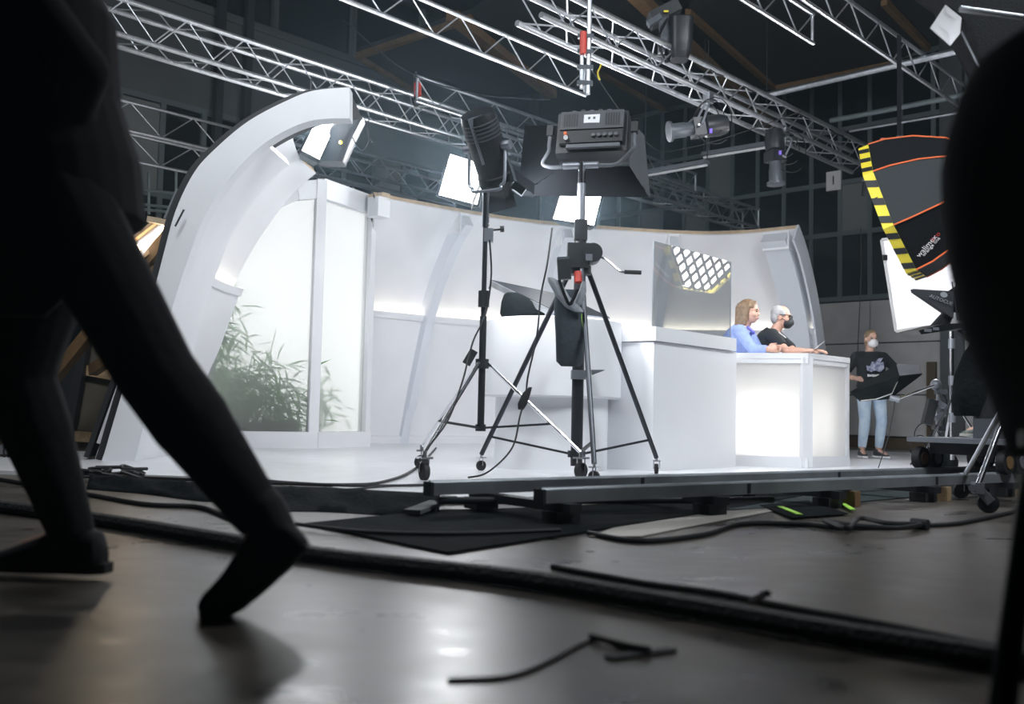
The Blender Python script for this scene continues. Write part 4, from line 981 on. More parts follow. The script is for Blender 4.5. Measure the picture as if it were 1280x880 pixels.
profile_spot('profile spotlight pointing straight down from the truss', P(969, 196, c2_.y-.05), V((0.02, -.05, -1)), c2_, .66)
mh = t3(842, .31, -.15); MH = Thing('moving_head_lamp', 'black moving head lamp mounted on top of the bright truss', 'spotlight', mh)
q = P(845, 48, mh.y-.2)
MH.part('head', MB().loft([(q+V((.05, 0, .22)), V((.10, 0, 0)), V((0, .12, 0))), (q+V((.05, 0, .2)), V((.13, 0, 0)), V((0, .14, 0))), (q+V((.045, 0, -.12)), V((.12, 0, 0)), V((0, .13, 0))), (q+V((.04, 0, -.24)), V((.09, 0, 0)), V((0, .1, 0)))], p=4), BLACKM)
MH.part('base', MB().box(q+V((-.12, .1, .30)), (.34, .26, .13), Matrix.Rotation(-.5, 3, 'Y')), BLACKM)
MH.part('arm', MB().bar(q+V((-.14, 0, .25)), q+V((-.12, 0, -.1)), .05, .1), DGREY)
MH.part('clamp', MB().box(q+V((-.15, .05, -.05)), (.07, .07, .2)), ALUD)
MH.part('light_trap', MB().box(q+V((-.24, -.02, .18)), (.16, .1, .06), Matrix.Rotation(-.6, 3, 'Y')), DGREY)
MH.part('label_plate', MB().box(q+V((-.12, -.06, .27)), (.05, .02, .02)), YELLOW)
MH.part('cable', MB().tube(cr([q+V((-.1, -.05, .2)), q+V((-.2, -.1, -.05)), q+V((-.12, -.1, -.3)), q+V((-.05, 0, -.15))], 5), .014, 6), CABLE)
cb = MB(); pts = []
for i in range(46):
    px = 850+i*5.5; p = t3(px, .33+.02*math.sin(i*.9), -.15); p += V((0, 0, -.05*abs(math.sin(i*.33)))); pts.append(p)
solo('truss_cable', cb.tube(pts, .012, 6), CABLE, 'black cable tied along the top of the bright truss', 'cable')
tb = Thing('truss_end_bracket', 'dark hanging bracket below the end of the bright truss', 'bracket', t3(1072, -.35))
p = t3(1074, -.08, -.1); tb.part('arm', MB().bar(p, p+V((-.03, 0, -.32)), .05, .04), BLACKM); tb.part('joint', MB().cyl(p+V((-.06, -.03, -.1)), p+V((.08, -.03, -.12)), .02), GREYM)
# lamp with bright reflector at the top right corner, near the black shape
UR = Thing('open_face_lamp', 'dark lamp with bright white flap at the top right corner', 'lamp', P(1215, 40, 4.6))
UR.part('reflector', MB().prism([P(1163, 35, 4.7), P(1182, 6, 4.8), P(1202, 22, 4.6), P(1200, 42, 4.6), P(1188, 57, 4.6)], V((.01, .03, .01))), PAPER, label='bright white inner flap')
UR.part('hood', MB().prism([P(1130, -30, 4.9), P(1182, 4, 4.8), P(1203, 20, 4.6), P(1236, 103, 4.5), P(1300, 110, 4.5), P(1320, -60, 4.7)], V((.05, .25, .05))), BLACKF)
UR.part('flap_edge', MB().bar(P(1202, 40, 4.55), P(1232, 101, 4.5), .02, .008), DGREY)
UR.part('bracket', MB().cyl(P(1200, 11, 4.4), P(1278, 22, 4.4), .014), ALUD)
area_light('open_face_beam', P(1186, 34, 4.3), V((0, 1, 0)), .06, 1.2, (.92, .95, 1))
# work lamp on the back of the portal
W0, W1 = P(158, 322, 8.7), P(208, 283, 8.9)
WL = Thing('work_lamp', 'glowing tube work lamp screwed to timber behind the portal', 'lamp', (W0+W1)/2)
WL.part('tray', MB().bar(W0+V((0, .06, 0)), W1+V((0, .06, 0)), .17, .05, V((.3, -1, .3))), GREYM)
WL.part('tube', MB().cyl(W0+V((0, -.01, 0)), W1+V((0, -.01, 0)), .026, n=12), EMWARM)
WL.part('side_board', MB().bar(W0+V((-.08, .02, .05)), W1+V((-.08, .02, .05)), .03, .12, V((.3, -1, .3))), WOOD)
WL.part('side_board', MB().bar(W0+V((.06, .02, -.08)), W1+V((.06, .02, -.08)), .03, .12, V((.3, -1, .3))), WOOD)
WL.part('cap', MB().bar(P(185, 274, 8.7), P(222, 281, 8.7), .06, .05), PLY)
WL.part('hook', MB().bar(P(206, 273, 8.7), P(222, 236, 8.7), .02, .02), GREYM)
WL.part('hook', MB().bar(P(219, 283, 8.12), P(230, 262, 8.12), .012, .012), BLACKM)
area_light('work_lamp_beam', (W0+W1)/2+V((0, -.08, 0)), V((.2, -1, -.4)), .35, 5, (1, .8, .55))

# ================================================================== dolly track
rd = V((.80, .60, 0)).normalized(); rn = V((-rd.y, rd.x, 0))
N0 = V((.14, 4.42, 0)); F0 = V((-.375, 4.72, 0))
def rail(label, s, L):
    T = Thing('dolly_rail', label, 'rail', s, group='dolly track rails')
    def at(t, z): return s+rd*t+V((0, 0, z))
    T.part('beam', MB().bar(at(0, .128), at(L, .128), .065, .058), RAILM)
    T.part('top_bead', MB().cyl(at(0, .152), at(L, .152), .016, n=12), RAILM)
    T.part('end_cap', MB().bar(at(-.012, .128), at(.004, .128), .07, .066), BLACKP)
    k = 1.35
    while k < L: T.part('joint', MB().bar(at(k, .13), at(k+.025, .13), .07, .05), BLACKM); k += 1.8
    return T
rail('nearer grey dolly rail crossing the picture on blocks', N0, 7.2); rail('farther grey dolly rail along the white floor', F0, 7.6)
for i in range(7):
    t = .12+i*.98; mid = N0+rd*t; far = mid+rn*.62
    lb = ['first', 'second', 'third', 'fourth', 'fifth', 'sixth', 'seventh'][i]+' cross sleeper under the dolly track from its near end'
    T = Thing('track_sleeper', lb, 'sleeper', mid, group='dolly track sleepers')
    T.part('tie', MB().bar(mid-rn*.10+V((0, 0, .078)), far+rn*.06+V((0, 0, .078)), .07, .04), BLACKM)
    for k, p in enumerate((mid, far)): T.part('foot', MB().box(p+V((0, 0, .03+SZ*(k)*.5)), (.13, .11, .056), math.atan2(rd.y, rd.x)), BLACKP)
    if i in (2, 3, 4, 5, 6): T.part('shim_block', MB().box(mid+rd*.2-rn*.02+V((0, 0, .045)), (.09, .07, .088), .9), WOOD if i != 2 else WOODD)
# bracing tubes under the near end
solo('track_brace', MB().cyl(F0+rd*.05+V((0, 0, .07)), N0+rd*1.6+V((0, 0, .06)), .018), BLACKM, 'thin black brace tube between the two dolly rails', 'tube')
solo('wedge_board', MB().bar(G(515, 640, .03), G(562, 622, .05), .08, .02), WALLM, 'grey wedge board under the left end of the dolly track', 'board')
# dolly with seat and operator platform at the right
DC = F0*.5+N0*.5+rd*3.85
DL = Thing('camera_dolly', 'camera dolly with platform and rubber wheels on the track', 'dolly', DC+V((0, 0, .15)))
def dl(t, n, z): return DC+rd*t+rn*n+V((0, 0, z))
DL.part('platform', MB().box(dl(.78, 0, .37), (1.15, .75, .035), math.atan2(rd.y, rd.x)), GREYM)
DL.part('chassis', MB().box(dl(.80, 0, .31), (1.0, .5, .08), math.atan2(rd.y, rd.x)), BLACKM)
for t in (.28, .46, 1.05, 1.22):
    for s in (-1, 1):
        c = dl(t, s*.31, .235); w_ = DL.part('wheel', MB().lathe([(.05, -.03), (.08, -.028), (.085, -.01), (.085, .01), (.08, .028), (.05, .03)], c, rn, 22), RUBBER)
        DL.part('hub', MB().cyl(c-rn*.035, c+rn*.035, .045, n=14), WOODD if t < .3 else GREYM, w_)
DL.part('case', MB().box(dl(.55, -.12, .46), (.26, .22, .14), math.atan2(rd.y, rd.x)), DGREY)
DL.part('case', MB().box(dl(.95, -.3, .3), (.4, .2, .2), math.atan2(rd.y, rd.x)), mat('olive_case', (.16, .17, .13), .6))
DL.part('pedestal', MB().cyl(dl(.75, .1, .39), dl(.75, .1, 1.12), .06, n=16), BLACKM)
DL.part('seat', MB().lathe([(.16, 0), (.18, .03), (.17, .06)], dl(1.15, -.1, .75), n=20), BLACKF)
DL.part('seat_post', MB().cyl(dl(1.15, -.1, .38), dl(1.15, -.1, .76), .03), BLACKM)
# camera with teleprompter hood
cy = dl(.75, .1, 0).y
def Q(x, y, d=0): return P(x, y, cy+d)
CM = Thing('studio_camera', 'broadcast camera with black teleprompter hood on the dolly', 'camera', dl(.75, .1, 1.12))
hood = MB()
a0, a1 = [Q(1138, 361, -.3), Q(1143, 360, -.05)], None
fr4 = [Q(1192, 364, -.2), Q(1192, 398, -.2), Q(1186, 398, .25), Q(1186, 366, .25)]
tipq = [Q(1138, 362, -.05), Q(1139, 366, -.05), Q(1143, 365, .1), Q(1142, 361, .1)]
hood.add(tipq+fr4, [(0, 1, 5, 4), (1, 2, 6, 5), (2, 3, 7, 6), (3, 0, 4, 7), (0, 1, 2, 3), (4, 5, 6, 7)])
CM.part('hood', hood, mat('hood_fabric', (.035, .038, .045), .7))
hn = (fr4[0]-tipq[0]).cross(fr4[1]-tipq[0]).normalized(); hn = hn if hn.y < 0 else -hn
def onhood(x, y): 
    d = ray(x, y); return CAM+d*((tipq[0]-CAM).dot(hn)/d.dot(hn))
A = onhood(1166, 371); B = onhood(1187, 379)
place_text(CM, 'AUTOCUE', .036, mat('faded_print', (.35, .37, .4), .6), (A+B)/2+hn*.006, B-A, hn.cross(B-A))
e = onhood(1180, 368.5); CM.part('emblem', MB().prism([e+hn*.004+(B-A).normalized()*(.026*math.cos(t))+hn.cross((B-A).normalized())*(.02*math.sin(t)) for t in [2*PI*i/12+.2 for i in range(12)]], hn*.002), mat('faded_print', (.35, .37, .4)))
CM.part('bellows', MB().loft([(Q(1191, 381, .03), V((0, .22, 0)), V((0, 0, .12))), (Q(1200, 378, .03), V((0, .2, 0)), V((0, 0, .14))), (Q(1208, 382, .03), V((0, .15, 0)), V((0, 0, .11))), (Q(1213, 385, .03), V((0, .12, 0)), V((0, 0, .09)))]), BLACKC)
CM.part('body', MB().box(Q(1228, 382, .05), (.22, .18, .2)), BLACKM)
CM.part('viewfinder', MB().box(Q(1222, 358, -.05), (.12, .1, .11)), BLACKP)
CM.part('antenna', MB().cyl(Q(1190, 352, -.22), Q(1197, 400, -.22), .005, n=6), BLACKM); CM.part('antenna', MB().cyl(Q(1205, 356, 0), Q(1206, 366, 0), .006, n=6), BLACKM)
CM.part('rod', MB().bar(Q(1205, 407, -.15), Q(1222, 404, -.15), .012, .012), ALU); CM.part('lever', MB().bar(Q(1222, 388, -.2), Q(1219, 404, -.2), .012, .012), CHROME)
CM.part('knob', MB().cyl(Q(1207, 413, -.2), Q(1207, 413, -.12), .028, n=14), DGREY); CM.part('red_knob', MB().cyl(Q(1214, 410, -.2), Q(1214, 410, -.14), .018, n=10), RED)
CM.part('monitor_tray', MB().prism([Q(1148, 413, -.25), Q(1152, 418, -.25), Q(1212, 409, -.2), Q(1212, 403, -.2), Q(1180, 405, -.25)], V((.02, .4, .02))), BLACKM)
CM.part('monitor_screws', MB().box(Q(1160, 413, -.27), (.05, .01, .02)).box(Q(1170, 411, -.27), (.04, .01, .02)), GREYM)
CM.part('mount', MB().loft([(Q(1190, 412, 0), V((.18, 0, 0)), V((0, .12, 0))), (Q(1192, 400, 0), V((.13, 0, 0)), V((0, .10, 0))), (Q(1194, 392, 0), V((.10, 0, 0)), V((0, .08, 0)))]), BLACKM)
CM.part('neck', MB().cyl(dl(.75, .1, 1.1), Q(1200, 410, .05), .05), BLACKM)
CM.part('handle', MB().cyl(Q(1215, 412, -.1), Q(1240, 440, -.25), .014), BLACKM)
CM.part('rain_cover', MB().loft([(Q(1222, 425, .0), V((.03, 0, 0)), V((0, .03, 0))), (Q(1222, 440, .0), V((.09, 0, 0)), V((0, .09, 0))), (Q(1214, 470, .0), V((.11, 0, 0)), V((0, .13, 0))), (Q(1212, 500, .0), V((.12, 0, 0)), V((0, .14, 0))), (Q(1212, 520, .0), V((.10, 0, 0)), V((0, .12, 0)))]), BLACKC, label='black cloth hanging over the camera mount')

# rolling stand in front of the dolly
RS = Thing('rolling_stand', 'chrome leg rolling stand with big rubber caster at the right', 'light stand', G(1235, 642, 0), group='lamp stands by the dolly')
rp = G(1235, 641, 0); top_ = P(1272, 475, rp.y+.35)
lg = RS.part('leg', MB().cyl(P(1222, 608, rp.y), top_, .016, n=12), CHROME)
w_ = RS.part('caster_wheel', MB().lathe([(.02, -.03), (.055, -.026), (.055, .026), (.02, .03)], rp+V((0, 0, .055)), V((.3, 1, 0)), 20), RUBBER, lg)
RS.part('caster_fork', MB().box(P(1222, 610, rp.y), (.05, .06, .06)).bar(P(1222, 610, rp.y), rp+V((0, -.04, .06)), .012, .05).cyl(P(1215, 610, rp.y-.04), P(1215, 610, rp.y+.04), .02), GREYM, lg)
ctr = V((top_.x+.06, top_.y+.05, 0))
RS.part('column', MB().cyl(ctr+V((0, 0, .35)), ctr+V((0, 0, 1.9)), .03, n=12), BLACKM)
for d in (V((.55, .45, 0)), V((-.1, .62, 0))): RS.part('leg', MB().cyl(top_, ctr+d+V((0, 0, .1)), .016, n=10), CHROME); caster(RS, ctr+d, RS.o)
RS.part('weight_bag', MB().ell(ctr+V((.02, -.05, .55)), .12, .1, .2), BLACKC)

# near tripod with black draped gear, right edge of frame
nb = P(1330, 330, 1.55)
NT = Thing('near_tripod', 'blurred dark tripod leg and column at the right frame edge', 'tripod', V((nb.x, nb.y, 0)))
NT.part('leg', MB().cyl(P(1289, 590, 1.5), V((P(1246, 905, 1.42).x, 1.42, .0)), .017, n=12), BLACKM)
NT.part('leg_highlight', MB().cyl(P(1281, 590, 1.5), P(1237, 900, 1.42), .006, n=8), DGREY)  # grey tube standing in for the highlight along the leg
apx = P(1300, 560, 1.52)
for d in (V((.5, .3, 0)), V((.15, -.5, 0))): NT.part('leg', MB().cyl(apx, V((apx.x, apx.y, 0))+d+V((0, 0, .02)), .017, n=10), BLACKM)
NT.part('column', MB().cyl(apx, P(1312, 300, 1.55), .03, n=12), BLACKM)
NC = MB()
def Rg(px, py, hw, d=1.55): return (P(px+hw, py, d), CR*(hw/FPX*d), V((0, .15, 0)))
prof = [(1262, 45, 30), (1228, 70, 70), (1210, 110, 90), (1200, 160, 100), (1196, 200, 105), (1200, 260, 105), (1208, 310, 100), (1219, 360, 90), (1229, 410, 80), (1240, 450, 70), (1256, 500, 50), (1266, 540, 40), (1280, 570, 20)]
NC.loft([Rg(x, y, h) for x, y, h in prof], 48, 2.0)
for v in NC.v: v.y += .05*math.sin(42*v.x+4*v.z)*(.4+.6*abs(math.sin(3*v.z)))
solo('draped_gear', NC, BLACKF, 'big blurred black draped shape filling the right edge', 'cloth', angle=80)

# ================================================================== cloths, cables, clutter on the floor
def floor_sheet(name, label, pix, mt, z=.006, th=.006, cat='cloth', wav=.0):
    pts = [G(x, y, 0) for x, y in pix]; mb = MB(); mb.prism([V((p.x, p.y, z)) for p in pts], (0, 0, th)); return solo(name, mb, mt, label, cat)
floor_sheet('black_carpet', 'large black carpet lying under the near dolly track end', [(380, 657), (560, 694), (700, 672), (900, 640), (1000, 622), (1020, 612), (700, 636), (545, 640)], BLACKC, .003, .008, 'carpet')
floor_sheet('black_runner', 'dark runner strip under the far part of the track', [(900, 640), (1010, 634), (1280, 610), (1280, 600), (1060, 612)], mat('dark_teal_carpet', (.02, .03, .032), .95), .003, .006, 'carpet')
def rumpled(label, pix_front, pix_back, zmax):
    f = cr([G(x, y, 0) for x, y in pix_front], 8); b_ = cr([G(x, y, .03) for x, y in pix_back], 8); n = min(len(f), len(b_)); rows = []
    for k in range(7):
        t = k/6; rows.append([lerp(f[i], b_[i], t)*1+V((0, 0, .004+zmax*math.sin(PI*t)*(.6+.4*math.sin(i*.7+k))*(.5+.5*math.sin(i*1.9)**2)+(.035*t if t > .5 else 0))) for i in range(n)])
    base = [[V((p.x, p.y, .0005)) for p in r] for r in rows]
    solo('rumpled_cloth', MB().sheet(rows, base), BLACKC, label, 'cloth', group='black cloths along the set edge', angle=80)
rumpled('rumpled black cloth strip left along the white floor edge', [(108, 612), (180, 618), (240, 626), (268, 628)], [(112, 602), (180, 606), (240, 611), (270, 612)], .05)
rumpled('rumpled black cloth along the white floor by the track', [(330, 640), (400, 640), (470, 644), (545, 648)], [(335, 617), (400, 618), (470, 622), (550, 626)], .05)
floor_sheet('tape_mark', 'pale plastic strip on the floor beside the track', [(736, 672), (800, 650), (960, 632), (1060, 618), (1066, 622), (960, 641), (860, 660), (800, 672)], mat('pale_board', (.42, .40, .36), .6), .002, .004, 'strip')
floor_sheet('black_mat', 'small black mat with green tape by the cables', [(950, 634), (1010, 628), (1060, 645), (990, 650)], BLACKC, .009, .004, 'mat')
for i, (a, b_) in enumerate((((975, 633), (1000, 643)), ((1050, 627), (1066, 637)))):
    solo('green_tape', MB().bar(G(*a, .018), G(*b_, .018), .03, .004), GREENT, ['neon green tape strip left of its pair', 'shorter neon green tape strip nearer the wheel'][i], 'tape', group='neon tape strips')
def cable(label, pix, r, z=None, group='floor cables', mt=CABLE, name='floor_cable', per=8):
    z = r if z is None else z
    pts = [G(x, y, z) for x, y in pix]; return solo(name, MB().tube(cr(pts, per), r, 8), mt, label, 'cable', group=group)
thick = mat('ribbed_hose', (.012, .013, .015), .6, bump=.8, bscale=70)
cable('thick black hose running across the whole foreground floor', [(-60, 624), (0, 633), (140, 652), (280, 675), (420, 697), (640, 722), (840, 755), (1040, 790), (1240, 822), (1400, 850)], .027, mt=thick, name='floor_hose')
cable('second thinner cable lying against the thick hose', [(690, 708), (800, 728), (900, 742), (1000, 762), (1100, 780), (1240, 808), (1400, 835)], .009)
solo('cable_tie', MB().bar(G(938, 752, .02), G(960, 741, .07), .015, .012), RUBBER, 'black tie strap sticking up from the thick hose', 'strap')
cable('black cable with loop in front of the walking shoes left', [(-20, 596), (40, 606), (110, 618), (180, 630), (250, 634), (290, 648), (330, 655)], .012)
cable('thin cable from caster stand along the white floor', [(110, 594), (250, 600), (350, 604), (430, 606), (480, 602), (520, 585), (545, 560)], .010, z=.042)
cable('thin straight cable on the white floor by the track end', [(330, 601), (440, 607), (540, 606)], .008, z=.04)
cable('short thin cable on the white floor near black cloth', [(365, 612), (430, 612), (480, 608), (530, 606)], .006, z=.038)
cable('cable over the black carpet to the track end', [(370, 655), (450, 664), (560, 667), (700, 662)], .008, z=.02)
cable('long black cable snaking from track to right edge', [(735, 666), (800, 676), (880, 668), (925, 655), (1000, 655), (1060, 660), (1150, 657), (1190, 655), (1220, 650), (1280, 637)], .011)
cable('looped cable pile on the floor below the green tape', [(1030, 651), (1060, 660), (1075, 648), (1110, 654), (1150, 655), (1120, 660), (1060, 656), (1036, 650)], .011, z=.03)
solo('cable_connector', MB().cyl(G(1140, 654, .025), G(1160, 656, .025), .025), RUBBER, 'black plug connector on the looped cable', 'plug')
cable('thin black twig like cable lying nearest the camera', [(560, 850), (650, 842), (740, 800), (775, 808), (810, 815), (845, 812)], .004)
cable('short cable stub crossing the nearest thin cable', [(738, 795), (780, 806), (812, 812)], .007, z=.012)
solo('black_tape_scrap', MB().bar(G(760, 822, .004), G(840, 812, .004), .03, .005), RUBBER, 'scrap of black tape on the near floor', 'tape')
for i in range(9):
    x0 = 100+i*7
    c0 = G(x0, 597+random.uniform(-4, 6), .02); pts = [c0+V((random.uniform(-.12, .2), random.uniform(-.12, .12), random.uniform(.0, .06))) for k in range(5)]
    solo('tangled_cable', MB().tube(cr(pts, 5), .011, 6), CABLE, 'tangled black cable in the pile by the portal foot', 'cable', group='tangled cable pile by the portal')
# stand cable with switch, hanging down by stand 1 and stand 2
def wire(label, pix, r=.007): solo('hanging_cable', MB().tube(cr([P(*p) for p in pix], 8), r, 6), CABLE, label, 'cable', group='cables hanging on the stands')
wire('black cable running down the left lamp stand leg', [(612, 300, 7.35), (614, 345, 7.35), (607, 392, 7.33), (592, 425, 7.2), (585, 450, 7.1), (577, 480, 7.0), (560, 525, 6.9), (535, 560, 6.75), (520, 585, 6.7)])
wire('black cable with inline switch hanging by the tall stand', [(690, 285, 7.5), (684, 330, 7.4), (676, 370, 7.4), (671, 420, 7.35), (660, 470, 7.3), (657, 495, 7.3), (650, 520, 7.2), (640, 560, 7.1), (610, 590, 7.0), (585, 597, 6.95)])
solo('cable_switch', MB().loft([(P(651, 512, 7.25), V((.02, 0, 0)), V((0, .015, 0))), (P(653, 505, 7.25), V((.035, 0, 0)), V((0, .02, 0))), (P(658, 492, 7.25), V((.03, 0, 0)), V((0, .02, 0))), (P(663, 484, 7.25), V((.012, 0, 0)), V((0, .012, 0)))]), RUBBER, 'black inline switch on the cable left of the tripod leg', 'switch')
wire('thin wire hanging on the end wall beside the frame', [(1076, 285, 15.8), (1076, 350, 15.8), (1073, 420, 15.8), (1071, 470, 15.8)], .008)
# dark flats and clutter behind the portal at left
DF = Thing('stage_flat', 'dark timber framed flat leaning behind the portal at left', 'stage flat', G(110, 580, 0))
fy = 9.6
quad = [P(78, 588, fy), P(150, 588, fy), P(205, 330, fy+.6), P(130, 300, fy+.6)]
DF.part('board', MB().prism([p+V((0, .12, 0)) for p in quad], V((0, .03, 0))), mat('dim_plywood', (.10, .085, .06), .8, noise=.2))
for t in (.14, .42, .7): DF.part('batten', MB().bar(lerp(quad[0], quad[3], t)+V((0, .05, 0)), lerp(quad[1], quad[2], t)+V((0, .05, 0)), .06, .1), WOOD)
for i, j in ((0, 3), (1, 2)): DF.part('stile', MB().bar(quad[i], quad[j], .09, .08), BLACKP)
DF2 = Thing('grey_door_flat', 'pale grey flat edge glimpsed between the walking legs', 'stage flat', G(45, 590, 0))
DF2.part('board', MB().prism([P(20, 500, 10.5), P(48, 500, 10.5), P(60, 380, 10.5), P(35, 370, 10.5)], V((0, .05, 0))), WALLM); DF2.part('edge', MB().bar(P(50, 470, 10.4), P(59, 385, 10.4), .05, .05), PLY)
RK = Thing('equipment_rack', 'rack of dim cable equipment at the far left behind the walker', 'rack', G(10, 590, 0))
for k in range(4): RK.part('shelf_unit', MB().box(P(6, 525+18*k, 8.6), (.42, .3, .08)), [GREYM, BLACKM, ALUD, DGREY][k])
for x in (-22, 32): RK.part('upright', MB().bar(V((P(x, 560, 8.6).x, 8.65, 0)), V((P(x, 560, 8.6).x, 8.65, .55)), .04, .04), BLACKM)
for k in range(4):
    c = P(4+8*k, 565, 8.35); RK.part('cable_loop', MB().tube([c+V((.05*math.cos(t), 0, .12*math.sin(t))) for t in [2*PI*i/12 for i in range(12)]], .01, 5, closed=True), CABLE)
# far rigging shelf seen left of the portal
FS = Thing('scaffold_shelf', 'dim scaffold rail shelf far behind the portal', 'scaffold', P(200, 262, 13))
for y in (238, 256, 262): FS.part('rail', MB().cyl(P(140, y-4, 13), P(262, y+8, 13), .022), MULL)
for x in (155, 186, 220, 250): FS.part('post', MB().cyl(P(x, 215, 13), P(x, 268, 13), .02), MULL)
for x in (160, 230): FS.part('upright', MB().cyl(V((P(x, 262, 13).x, 13, 0)), P(x, 262, 13), .035), MULL)
FS.part('crate', MB().box(P(150, 272, 12.9), (.3, .2, .14)), WOODD)

rb = P(750, 72, 10.3); solo('yellow_ribbon', MB().tube(cr([rb, rb+V((.01, 0, -.08)), rb+V((-.02, 0, -.16)), rb+V((0, 0, -.24))], 4), .01, 5), YELLOW, 'yellow ribbon hanging from the bright truss', 'ribbon')
solo('sagging_cable', MB().tube(cr([P(430, 25, 11), P(510, 90, 11), P(600, 118, 11), P(688, 125, 11)], 8), .008, 5), CABLE, 'thin dark cable sagging below the flat upper truss', 'cable')
solo('sagging_cable', MB().tube(cr([P(690, 8, 10.5), P(800, 170, 11.5), P(860, 185, 12), P(1000, 140, 12)], 8), .006, 5), CABLE, 'thin dark wire hanging near the level spotlight', 'cable')
wp_ = VPL(1165, 500, ab(AEND-.1, 0), ab(AEND-.1, 10)); struct('trim_1', MB().box((wp_.x, wp_.y, .9), (.10, .16, 1.4), HA), BROWN, 'brown timber post on the end wall')
wp_ = VPL(1190, 250, ab(AEND-.1, 0), ab(AEND-.1, 10)); struct('trim_2', MB().box((wp_.x, wp_.y, 4.6), (.12, .4, 9.0), HA), WALLM, 'grey column on the end wall')
# ================================================================== people
def hand(mb, wr, d, palm_n, side, k=1.0, curl=.5):
    """wrist, pointing direction, palm normal, side: thumb side vector"""
    d = V(d).normalized(); s = V(side); s = (s-d*s.dot(d)).normalized(); n = s.cross(d); pn = V(palm_n); n = n if n.dot(pn) > 0 else -n
    c = wr+d*.05*k
    mb.loft([(wr-d*.01, s*.024*k, n*.018*k), (wr+d*.03*k, s*.034*k, n*.017*k), (wr+d*.075*k, s*.041*k, n*.014*k), (wr+d*.093*k, s*.037*k, n*.011*k)], 14)
    for i, (o_, L) in enumerate(((.03, .072), (.010, .08), (-.011, .074), (-.031, .058))):
        p = wr+d*.085*k+s*o_*k; cu = curl*(1+.12*i); q = d
        for sg, fr_ in enumerate((.45, .32, .23)):
            q = (d*math.cos(cu*(sg+.5))+n*math.sin(cu*(sg+.5))); p2 = p+q*L*fr_*k; mb.caps(p, .0088*k-.0006*sg, p2, .0082*k-.0006*sg, 8); p = p2
    p = wr+d*.028*k+s*.028*k; p2 = p+(d*.7+s*.6+n*.3).normalized()*.036*k; mb.caps(p, .013*k, p2, .0105*k, 8); mb.caps(p2, .0105*k, p2+(d*.95+s*.1+n*.25).normalized()*.032*k, .0085*k, 8)
def torso(mb, J, inf=0.0, low=-.08, top=1.0, k=1.0, hipw=.165, chestw=.165, depth=1.0):
    pel, ch, nk, lat = J['pel'], J['chest'], J['neck'], J['lat']
    def R(c, w_, d_, ax):
        f = ax.cross(lat).normalized(); return (c, lat*(w_*k+inf), f*(d_*k*depth+inf))
    a1 = (ch-pel).normalized(); a2 = (nk-ch).normalized()
    rs = [R(pel+a1*low, hipw*.92, .105, a1), R(pel, hipw, .115, a1), R(lerp(pel, ch, .45), hipw*.86, .098, a1), R(ch, chestw, .115, (a1+a2).normalized()), R(lerp(ch, nk, .55), chestw*.96, .10, a2)]
    if top >= 1: rs += [R(lerp(ch, nk, .85), chestw*.6, .075, a2), R(nk, .06, .06, a2)]
    else: rs += [R(lerp(ch, nk, .86), chestw*.62, .078, a2), R(lerp(ch, nk, .97), .075, .066, a2)]
    mb.loft(rs, 20, 2.5)
def head(mb, c, f, u, k=1.0, neck=None):
    f = V(f).normalized(); u = V(u); u = (u-f*u.dot(f)).normalized(); l = f.cross(u)
    E = lambda a, b_, d_, x, y, z: mb.ell(c+l*a*k+f*b_*k+u*d_*k, x*k, y*k, z*k, l, f, u)
    E(0, -.012, .028, .073, .092, .085); E(0, .022, -.03, .060, .066, .085); E(0, .04, -.078, .036, .040, .036)
    E(0, .092, -.022, .012, .017, .014); E(0, .083, .0, .009, .014, .03); E(0, .076, -.062, .026, .018, .016); E(0, .078, .022, .05, .015, .012)
    for s in (-1, 1): E(s*.073, -.005, -.012, .010, .020, .031); E(s*.04, .055, -.03, .022, .03, .026)
    if neck is not None: mb.caps(neck, .056*k, c-u*.06*k-f*.012*k, .05*k)
    return f, u, l
def person(label, J, skin, k=1.0, cat='person'):
    """continuous skin body; J holds world-space joints"""
    base = J['base']; T = Thing('person', label, cat, base); mb = MB()
    torso(mb, J, 0, k=k*.96)
    f, u, l = head(mb, J['head'], J['hf'], J.get('hu', V((0, 0, 1))), k, J['neck'])
    for S in 'RL':
        sh, el, wr = J['sh'+S], J['el'+S], J['wr'+S]
        mb.caps(lerp(J['neck'], sh, .35)-V((0, 0, .02)), .05*k, sh, .052*k); mb.caps(sh, .050*k, el, .040*k); mb.caps(el, .041*k, wr, .027*k)
        hd, pn, ts = J['hand'+S]; hand(mb, wr, hd, pn, ts, k, J.get('curl'+S, .45))
        hp, kn, an = J['hip'+S], J['kn'+S], J['an'+S]
        mb.caps(hp, .082*k, kn, .056*k); mb.caps(kn, .055*k, lerp(kn, an, .35), .056*k); mb.caps(lerp(kn, an, .35), .055*k, an, .036*k)
        mb.caps(an, .036*k, an+J['ft'+S]*.13*k-V((0, 0, .04)), .03*k)
    T.body = T.part('body', remesh(mb, .007, 3, 'body', skin, base), skin)
    T.ax = (f, u, l); T.k = k; T.J = J
    return T
def eyes(T, mt=BLACKP, brow=None):
    f, u, l = T.ax; c = T.J['head']; k = T.k
    for s in (-1, 1):
        T.part('eye', MB().ell(c+l*s*.031*k+f*.079*k+u*.004*k, .011*k, .008*k, .007*k, l, f, u, 10, 6), mt, T.body)
        if brow: T.part('eyebrow', MB().ell(c+l*s*.033*k+f*.083*k+u*.026*k, .018*k, .007*k, .004*k, l, f, u, 10, 6), brow, T.body)
